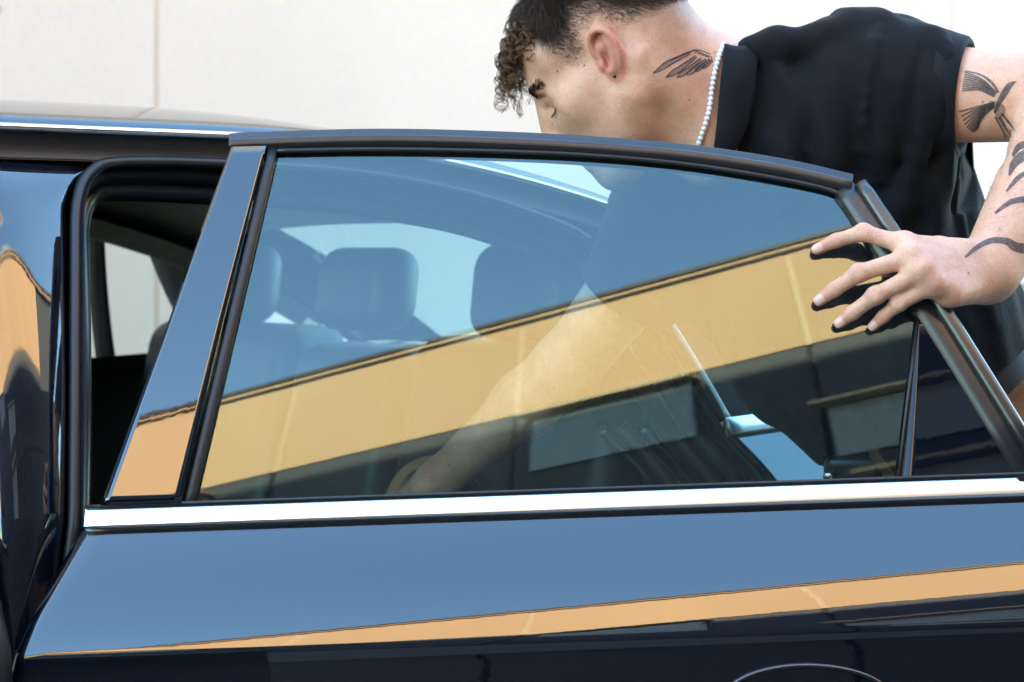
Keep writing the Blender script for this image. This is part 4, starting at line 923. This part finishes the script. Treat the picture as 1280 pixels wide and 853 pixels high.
# ------------------------------------------------------------------ necklace, ear stud
NSK = NECK + HEAD + TORSO
npx = spline([(903, 58), (898, 70), (893, 88), (889, 110), (886, 132), (881, 155), (874, 178), (866, 200)], 10)
A = np.array([W(p[0], p[1], 2.25) for p in npx]); Dv = A - np.array([0, 0, CZ]); Dv /= np.linalg.norm(Dv, axis=1)[:, None]
P2, ok = march(NSK, A, Dv, 0.5, 26); P2 = P2 + grad(NSK, P2) * 0.0034
acc = np.r_[0, np.cumsum(np.linalg.norm(np.diff(P2, axis=0), axis=1))]; parts = []
def ico(c, r, n=8):
    vs, fs = [], []
    for i in range(n + 1):
        for j in range(2 * n):
            a, b = math.pi * i / n, math.pi * j / n; vs.append(np.array(c) + r * np.array([math.sin(a) * math.cos(b), math.sin(a) * math.sin(b), math.cos(a)]))
    for i in range(n):
        for j in range(2 * n): fs.append((i * 2 * n + j, (i + 1) * 2 * n + j, (i + 1) * 2 * n + (j + 1) % (2 * n), i * 2 * n + (j + 1) % (2 * n)))
    return vs, fs
for t in np.arange(0, acc[-1], 0.0066):
    c = np.array([np.interp(t, acc, P2[:, k]) for k in range(3)]); parts.append(ico(c, 0.0037))
mesh_ob('pearl_necklace', *join(parts), PEARL, man)
es = epL(0.0100, -0.0245, 0.0052); parts = [ico(es + HL * 0.0015, 0.0027)]
mesh_ob('ear_stud', *join(parts), simple('jet_stud', (0.01, 0.01, 0.012), 0.1, spec=1.0), man)
# finger nails
NAILS = simple('nail', (0.76, 0.46, 0.36), 0.2, var=0.05)
for tp, dr, r in TIPS:
    dr = dr / np.linalg.norm(dr); view = np.array([-0.15, -1, 0.25]); view /= np.linalg.norm(view); sd = np.cross(dr, view); sd /= np.linalg.norm(sd); up = np.cross(sd, dr)
    def nail(u, v):
        a = (u - 0.5) * 1.9; l = -0.0075 + 0.0118 * v; rr = r * 1.07 - 0.0012 * max(0, v - 0.75) * 4
        wd = 0.80 if v > 0.12 else 0.65
        return tp + dr * l + (sd * math.sin(a * wd) + up * math.cos(a * wd)) * rr
    grid('finger_nail', nail, 8, 8, NAILS, man)

# ------------------------------------------------------------------ tattoos: inked strokes laid on the skin
def stroke_mesh(strokes, prims, dstart, off=0.0005):
    """strokes: list of (photo points, half widths px) pressed onto the skin along the line of sight they were read from"""
    vs, fs = [], []
    for pts, w in strokes:
        sp = spline([(p[0], p[1], ww) for p, ww in zip(pts, w)], 5); n = len(sp)
        L, R = [], []
        for i in range(n):
            t = sp[min(i + 1, n - 1)][:2] - sp[max(i - 1, 0)][:2]; t = t / (np.linalg.norm(t) + 1e-9); nn = np.array([-t[1], t[0]]); ww = max(0.15, sp[i][2])
            L.append(sp[i][:2] + nn * ww); R.append(sp[i][:2] - nn * ww)
        k = len(vs); vs += [x for a, b in zip(L, R) for x in (a, (a + b) / 2, b)]
        fs += [(k + 3 * i + c, k + 3 * i + c + 1, k + 3 * i + c + 4, k + 3 * i + c + 3) for i in range(n - 1) for c in (0, 1)]
    A = np.array([W(p[0], p[1], dstart) for p in vs]); C = np.array([0, 0, CZ]); Dv = A - C; Dv /= np.linalg.norm(Dv, axis=1)[:, None]
    P, ok = march(prims, A, Dv, 0.5, 60); G = grad(prims, P); good = ok & ((G * Dv).sum(1) < -0.02); P = P + G * off
    return P, [f for f in fs if all(good[i] for i in f)]
def tattoo(name, strokes, prims, d, mat):
    P, F = stroke_mesh(strokes, prims, d); return mesh_ob(name, P, F, mat, man)
NKP = NECK + HEAD
wing, wing_l = [], []
feath = [((816, 92), (838, 78), (862, 66), 3.4), ((832, 97), (850, 86), (870, 70), 3.6), ((846, 97), (858, 89), (876, 73), 3.2), ((858, 94), (868, 87), (882, 74), 3.0), ((868, 90), (876, 84), (887, 74), 2.6), ((877, 86), (883, 82), (890, 75), 2.2)]
for a, b, c, w_ in feath:
    wing_l.append(([a, b, c], [0.6, w_, 1.6])); wing.append(([a, ((a[0] + b[0]) / 2 - 1, (a[1] + b[1]) / 2 - w_ * 0.8), (b[0], b[1] - w_), c], [0.5, 0.8, 0.8, 0.6])); wing.append(([a, ((a[0] + b[0]) / 2 + 1, (a[1] + b[1]) / 2 + w_ * 0.8), (b[0], b[1] + w_), (c[0] + 1, c[1] + 2)], [0.5, 0.8, 0.8, 0.6]))
for k in range(5): wing.append(([(862 + 5 * k, 66 + 1.2 * k), (868 + 5 * k, 63 + 2 * k), (876 + 3.5 * k, 68 + 2 * k)], [0.5, 0.7, 0.5]))
wing.append(([(838, 76), (856, 67), (872, 63), (888, 68)], [0.6, 1.0, 1.0, 0.6]))
tattoo('wing_tattoo_lines', wing, NKP, 2.3, INK); tattoo('wing_tattoo_shading', wing_l, NKP, 2.3, INKL)
bird, bird_l = [], []
bird.append(([(1243, 142), (1250, 126), (1256, 116), (1262, 107), (1271, 102)], [1.2, 3.5, 4.2, 3.6, 0.4]))          # body to beak
bird_l.append(([(1236, 128), (1244, 132), (1250, 138), (1247, 148)], [2, 6, 7, 3]))
for k in range(9):                                        # upper wing
    t = k / 8; e = (1206 - 4 * t, 90 + 24 * t); bird_l.append(([(1246 - 3 * t, 116 + 6 * t), (1229 - 5 * t, 101 + 12 * t), e], [0.6, 1.5, 1.2])); bird.append(([(1245 - 3 * t, 115 + 6 * t), (1229 - 5 * t, 100 + 12 * t), e], [0.3, 0.4, 0.3]))
bird.append(([(1248, 116), (1240, 104), (1226, 94), (1207, 89)], [1.6, 1.8, 1.2, 0.6]))
for k in range(10):                                       # lower wing and tail fan
    t = k / 9; e = (1199 + 22 * t, 140 + 25 * math.sin(t * 2.0)); bird_l.append(([(1243, 128 + 6 * t), (1226 + 3 * t, 133 + 14 * t), e], [0.8, 1.6, 1.5])); bird.append(([(1243, 128 + 6 * t), (1225 + 3 * t, 132 + 14 * t), e], [0.35, 0.45, 0.4]))
bird.append(([(1249, 146), (1256, 158), (1265, 172)], [2.2, 1.8, 0.5])); bird.append(([(1252, 142), (1262, 154), (1269, 164)], [1.8, 1.5, 0.5])); bird.append(([(1244, 146), (1254, 164), (1259, 178)], [1.4, 1.2, 0.4]))
tattoo('bird_tattoo_lines', bird, ARML, 2.25, INK); tattoo('bird_tattoo_shading', bird_l, ARML, 2.25, INKL)
FA = ARML + HANDL
bands = [([(1206, 322), (1222, 309), (1240, 301), (1258, 302), (1270, 309), (1290, 312)], [1.5, 3.0, 3.6, 4.5, 6.0, 6.5]),
         ([(1244, 267), (1254, 259), (1266, 252), (1282, 250), (1300, 254)], [1.5, 2.5, 3.4, 4.0, 4]),
         ([(1258, 240), (1266, 230), (1276, 220), (1290, 214)], [1.2, 2.5, 3.0, 3]), ([(1262, 220), (1268, 205), (1280, 195), (1294, 192)], [1.5, 5, 6.5, 6]), ([(1266, 196), (1274, 184), (1290, 178)], [1.5, 4, 5])]
tattoo('forearm_tattoo_bands', bands, FA, 2.05, INK)

# ------------------------------------------------------------------ hair
def curves_ob(name, strands, radii, tones, parent):
    hc = bpy.data.hair_curves.new(name); hc.add_curves([len(s) for s in strands])
    hc.points.foreach_set('position', np.concatenate(strands).astype(np.float32).ravel()); hc.points.foreach_set('radius', np.concatenate(radii).astype(np.float32))
    a = hc.attributes.new('tone', 'FLOAT', 'POINT'); a.data.foreach_set('value', np.concatenate(tones).astype(np.float32))
    hc.materials.append(HAIR); o = bpy.data.objects.new(name, hc); COL.objects.link(o); o.parent = parent; o.matrix_parent_inverse = Matrix.Translation(-base_of(parent)); return o
def scalp(n, pick):
    """random roots on the head: directions from its centre, pressed onto the skin"""
    c = hd(-0.005, 0, 0.045); d = rng.normal(size=(n * 3, 3)); d /= np.linalg.norm(d, axis=1)[:, None]
    P, _ = march(HEAD, c + d * 0.17, -d, 1.0, 40); q = (P - HO) @ HR.T / HS; m = pick(q); P, q = P[m][:n], q[m][:n]; return P, q, grad(HEAD, P)
S, Rd, Tn = [], [], []
def lay(P, q, G, flow, length, npt, r0, tone, lift=0.25, jit=0.25):
    f = flow(q); f = f @ HR; f = f + rng.normal(size=f.shape) * jit; f -= G * (f * G).sum(1)[:, None]; f /= np.linalg.norm(f, axis=1)[:, None] + 1e-9
    dr = f + G * lift; dr /= np.linalg.norm(dr, axis=1)[:, None]
    for i in range(len(P)):
        t = np.linspace(0, 1, npt)[:, None]; L = length[i]
        S.append(P[i] + dr[i] * L * t - G[i] * (L * 0.10 * lift * 2) * t * t + G[i] * 0.0002); Rd.append(r0 * (1 - 0.7 * t[:, 0])); Tn.append(np.full(npt, tone[i]))
above = lambda q: q[:, 2] - hairline(q[:, 0])
bk = lambda q: np.stack([-0.6 - 0 * q[:, 0], 0.05 * q[:, 1], -0.8 + 0 * q[:, 0]], 1)
P, q, G = scalp(15000, lambda q: (above(q) > 0.0) & (above(q) < 0.085) & (q[:, 1] > -0.02) & (rng.random(len(q)) < 0.12 + np.clip(above(q) / 0.040, 0, 1)))
L = 0.0015 + 0.012 * np.clip(above(q) / 0.065, 0, 1) ** 1.6; lay(P, q, G, bk, L, 3, 0.00016, 0.12 + 0.30 * rng.random(len(P)), 0.5)
P, q, G = scalp(15000, lambda q: (above(q) > 0.050))
L = 0.012 + 0.022 * np.clip((above(q) - 0.050) / 0.05, 0, 1) * (0.6 + 0.6 * rng.random(len(q)))
lay(P, q, G, lambda q: np.where((q[:, 0] > 0.02)[:, None], np.stack([0.75 + 0 * q[:, 0], 0.3 * np.sign(q[:, 1]), -0.25 + 0 * q[:, 0]], 1), np.stack([-0.55 + 0 * q[:, 0], 0.4 * np.sign(q[:, 1]), -0.75 + 0 * q[:, 0]], 1)), L, 5, 0.00024, 0.10 + 0.35 * rng.random(len(P)) + 0.30 * smooth(0.0, 0.07, q[:, 0]), 0.45, 0.22)
P, q, G = scalp(4000, lambda q: (above(q) > 0.050) & (q[:, 0] > -0.03) & (q[:, 0] < 0.065))
lay(P, q, G, lambda q: np.stack([0.35 + 0 * q[:, 0], 0.9 * np.sign(q[:, 1]), -0.5 + 0 * q[:, 0]], 1), 0.018 + 0.018 * rng.random(len(P)), 5, 0.00026, 0.10 + 0.3 * rng.random(len(P)), 0.4, 0.3)
# curly fringe
def fringe(n, per):
    P, q, G = scalp(n, lambda q: (q[:, 0] > 0.030) & (q[:, 2] > 0.080) & (q[:, 1] > -0.066) & (q[:, 1] < 0.064))
    for i in range(len(P)):
        ax = max(0.0, (q[i, 0] - 0.03) / 0.06); L = (0.046 + 0.042 * rng.random()) * (1 - 0.55 * float(smooth(0.015, 0.060, q[i, 1]))); npt = 34; t = np.linspace(0, 1, npt)
        out = np.array([0.85, 0.25 * q[i, 1] / 0.06 + 0.15 * rng.normal(), 0.30 + 0.2 * rng.normal()]); fwd = 0.010 + 0.024 * rng.random()
        base = P[i] + (out @ HR)[None] * (fwd * (1 - (1 - t) ** 2))[:, None] + np.array([0.06 * rng.normal(), 0, -1])[None] * (L * t ** 1.35)[:, None] + (HF * -0.018)[None] * (t ** 3)[:, None]
        tg = np.gradient(base, axis=0); tg /= np.linalg.norm(tg, axis=1)[:, None]; a = np.cross(tg, rng.normal(size=3)[None]); a /= np.linalg.norm(a, axis=1)[:, None]; b = np.cross(tg, a)
        ph = rng.random() * 6.28; tu = (2.0 + 2.6 * rng.random()) * (1 if rng.random() < 0.5 else -1); r0 = 0.0030 + 0.0042 * rng.random(); tn = 0.52 + 0.16 * rng.normal()
        for k in range(per):
            rr = (r0 * (0.85 + 0.3 * rng.random())) * np.clip(t * 2.5, 0, 1); o = rng.normal(size=3) * 0.0008; p2 = ph + 0.22 * rng.normal(); ln = 1 - 0.15 * rng.random()
            S.append(base + o[None] * t[:, None] + a * (np.cos(p2 + tu * ln * 6.28 * t) * rr)[:, None] + b * (np.sin(p2 + tu * ln * 6.28 * t) * rr)[:, None])
            Rd.append(np.full(npt, 0.00034) * (1 - 0.5 * t)); Tn.append(np.clip(tn - 0.15 + 0.45 * t ** 0.8 + 0.08 * rng.normal(), 0, 1))
fringe(640, 9)
curves_ob('hair', S, Rd, Tn, man)
# brows, lashes
S, Rd, Tn = [], [], []
for g_ in (1, -1):
    tt = rng.random(300); A = np.array([hd(0.100 - 0.020 * t ** 1.5, g_ * (0.014 + 0.036 * t), 0.026 + 0.006 * math.sin(t * 2.6) + 0.003 * rng.normal()) for t in tt]) + HF * 0.02 + HL * g_ * 0.01
    PB, _ = march(HEAD, A, np.tile(-(HF * 0.9 + HL * 0.45 * g_), (300, 1)), 1, 20); GB = grad(HEAD, PB)
    for p, G in zip(PB, GB):
        d = (np.array([-0.35, g_ * 0.9, 0.25]) @ HR); d = d - G * d.dot(G); k = np.linspace(0, 1, 4)[:, None]
        S.append(p + d * 0.008 * k + G * 0.0018 * np.sin(k * 2.2)); Rd.append(np.linspace(0.00032, 0.0001, 4)); Tn.append(np.full(4, 0.15))
    for i in range(60):
        t = rng.random(); a = rad(-35 + 70 * t); c = np.array([0.0765, 0.031 * g_, 0.004]); dr_ = np.array([math.cos(a), math.sin(a), -0.42]); dr_ /= np.linalg.norm(dr_)
        p = hd(*(c + dr_ * 0.0143)); d = np.array([math.cos(a), math.sin(a), -0.9]) @ HR; up = np.array([math.cos(a), math.sin(a), 0.4]) @ HR; k = np.linspace(0, 1, 5)[:, None]
        S.append(p + d * 0.0075 * k + up * 0.0035 * k * k); Rd.append(np.linspace(0.00022, 0.00006, 5)); Tn.append(np.full(5, 0.0))
curves_ob('brows_and_lashes', S, Rd, Tn, man)
# fine arm hair
S, Rd, Tn = [], [], []
ax_ = WRI - ELB; axn = ax_ / np.linalg.norm(ax_)
for i in range(1500):
    t = 0.05 + 0.85 * rng.random(); c = ELB + ax_ * t; a = rng.normal(size=3); a -= axn * a.dot(axn); a /= np.linalg.norm(a)
    if a[1] > 0.6: continue
    S.append((c, a, t))
C_ = np.array([s[0] for s in S]); A_ = np.array([s[1] for s in S]); P, _ = march(ARML, C_ + A_ * 0.09, -A_, 1, 40); G = grad(ARML, P); S = []
for p, g_ in zip(P, G):
    d = axn * 0.8 + g_ * 0.35 + rng.normal(size=3) * 0.35; d /= np.linalg.norm(d); k = np.linspace(0, 1, 4)[:, None]; L = 0.004 + 0.006 * rng.random()
    S.append(p + d * L * k - g_ * L * 0.25 * k * k); Rd.append(np.linspace(0.00009, 0.00003, 4)); Tn.append(np.full(4, 0.7))
curves_ob('arm_hair', S, Rd, Tn, man)

# ------------------------------------------------------------------ what his right hand holds: a roll ring of film
d_ = HNDR - ELR; d_ /= np.linalg.norm(d_)
rcn = W(548, 640, 2.90)
rn = np.array([0.25, -0.85, 0.45]); rn /= np.linalg.norm(rn); r1 = np.cross(rn, (0, 0, 1)); r1 /= np.linalg.norm(r1); r2 = np.cross(rn, r1)
KRAFT = simple('kraft_card', (0.36, 0.24, 0.13), 0.7)
rp = [rcn + (r1 * math.cos(t) + r2 * math.sin(t)) * 0.078 for t in np.linspace(0, 2 * math.pi, 48, endpoint=False)]
film = sweep('tape_roll', rp, [(-0.008, -0.02), (-0.008, 0.02), (0.006, 0.02), (0.006, -0.02)], KRAFT, None, rn, closed=True, smooth=False, bevel=0.001)
tag(film, 'tan card roll under his right hand inside the car', 'roll')
rp2 = [rcn + (r1 * math.cos(t) + r2 * math.sin(t)) * 0.060 for t in np.linspace(0, 2 * math.pi, 48, endpoint=False)]
sweep('film_winding', rp2, [(-0.010, -0.018), (-0.010, 0.018), (0.010, 0.018), (0.010, -0.018)], simple('blue_film', (0.01, 0.03, 0.07), 0.15), film, rn, closed=True, smooth=False)
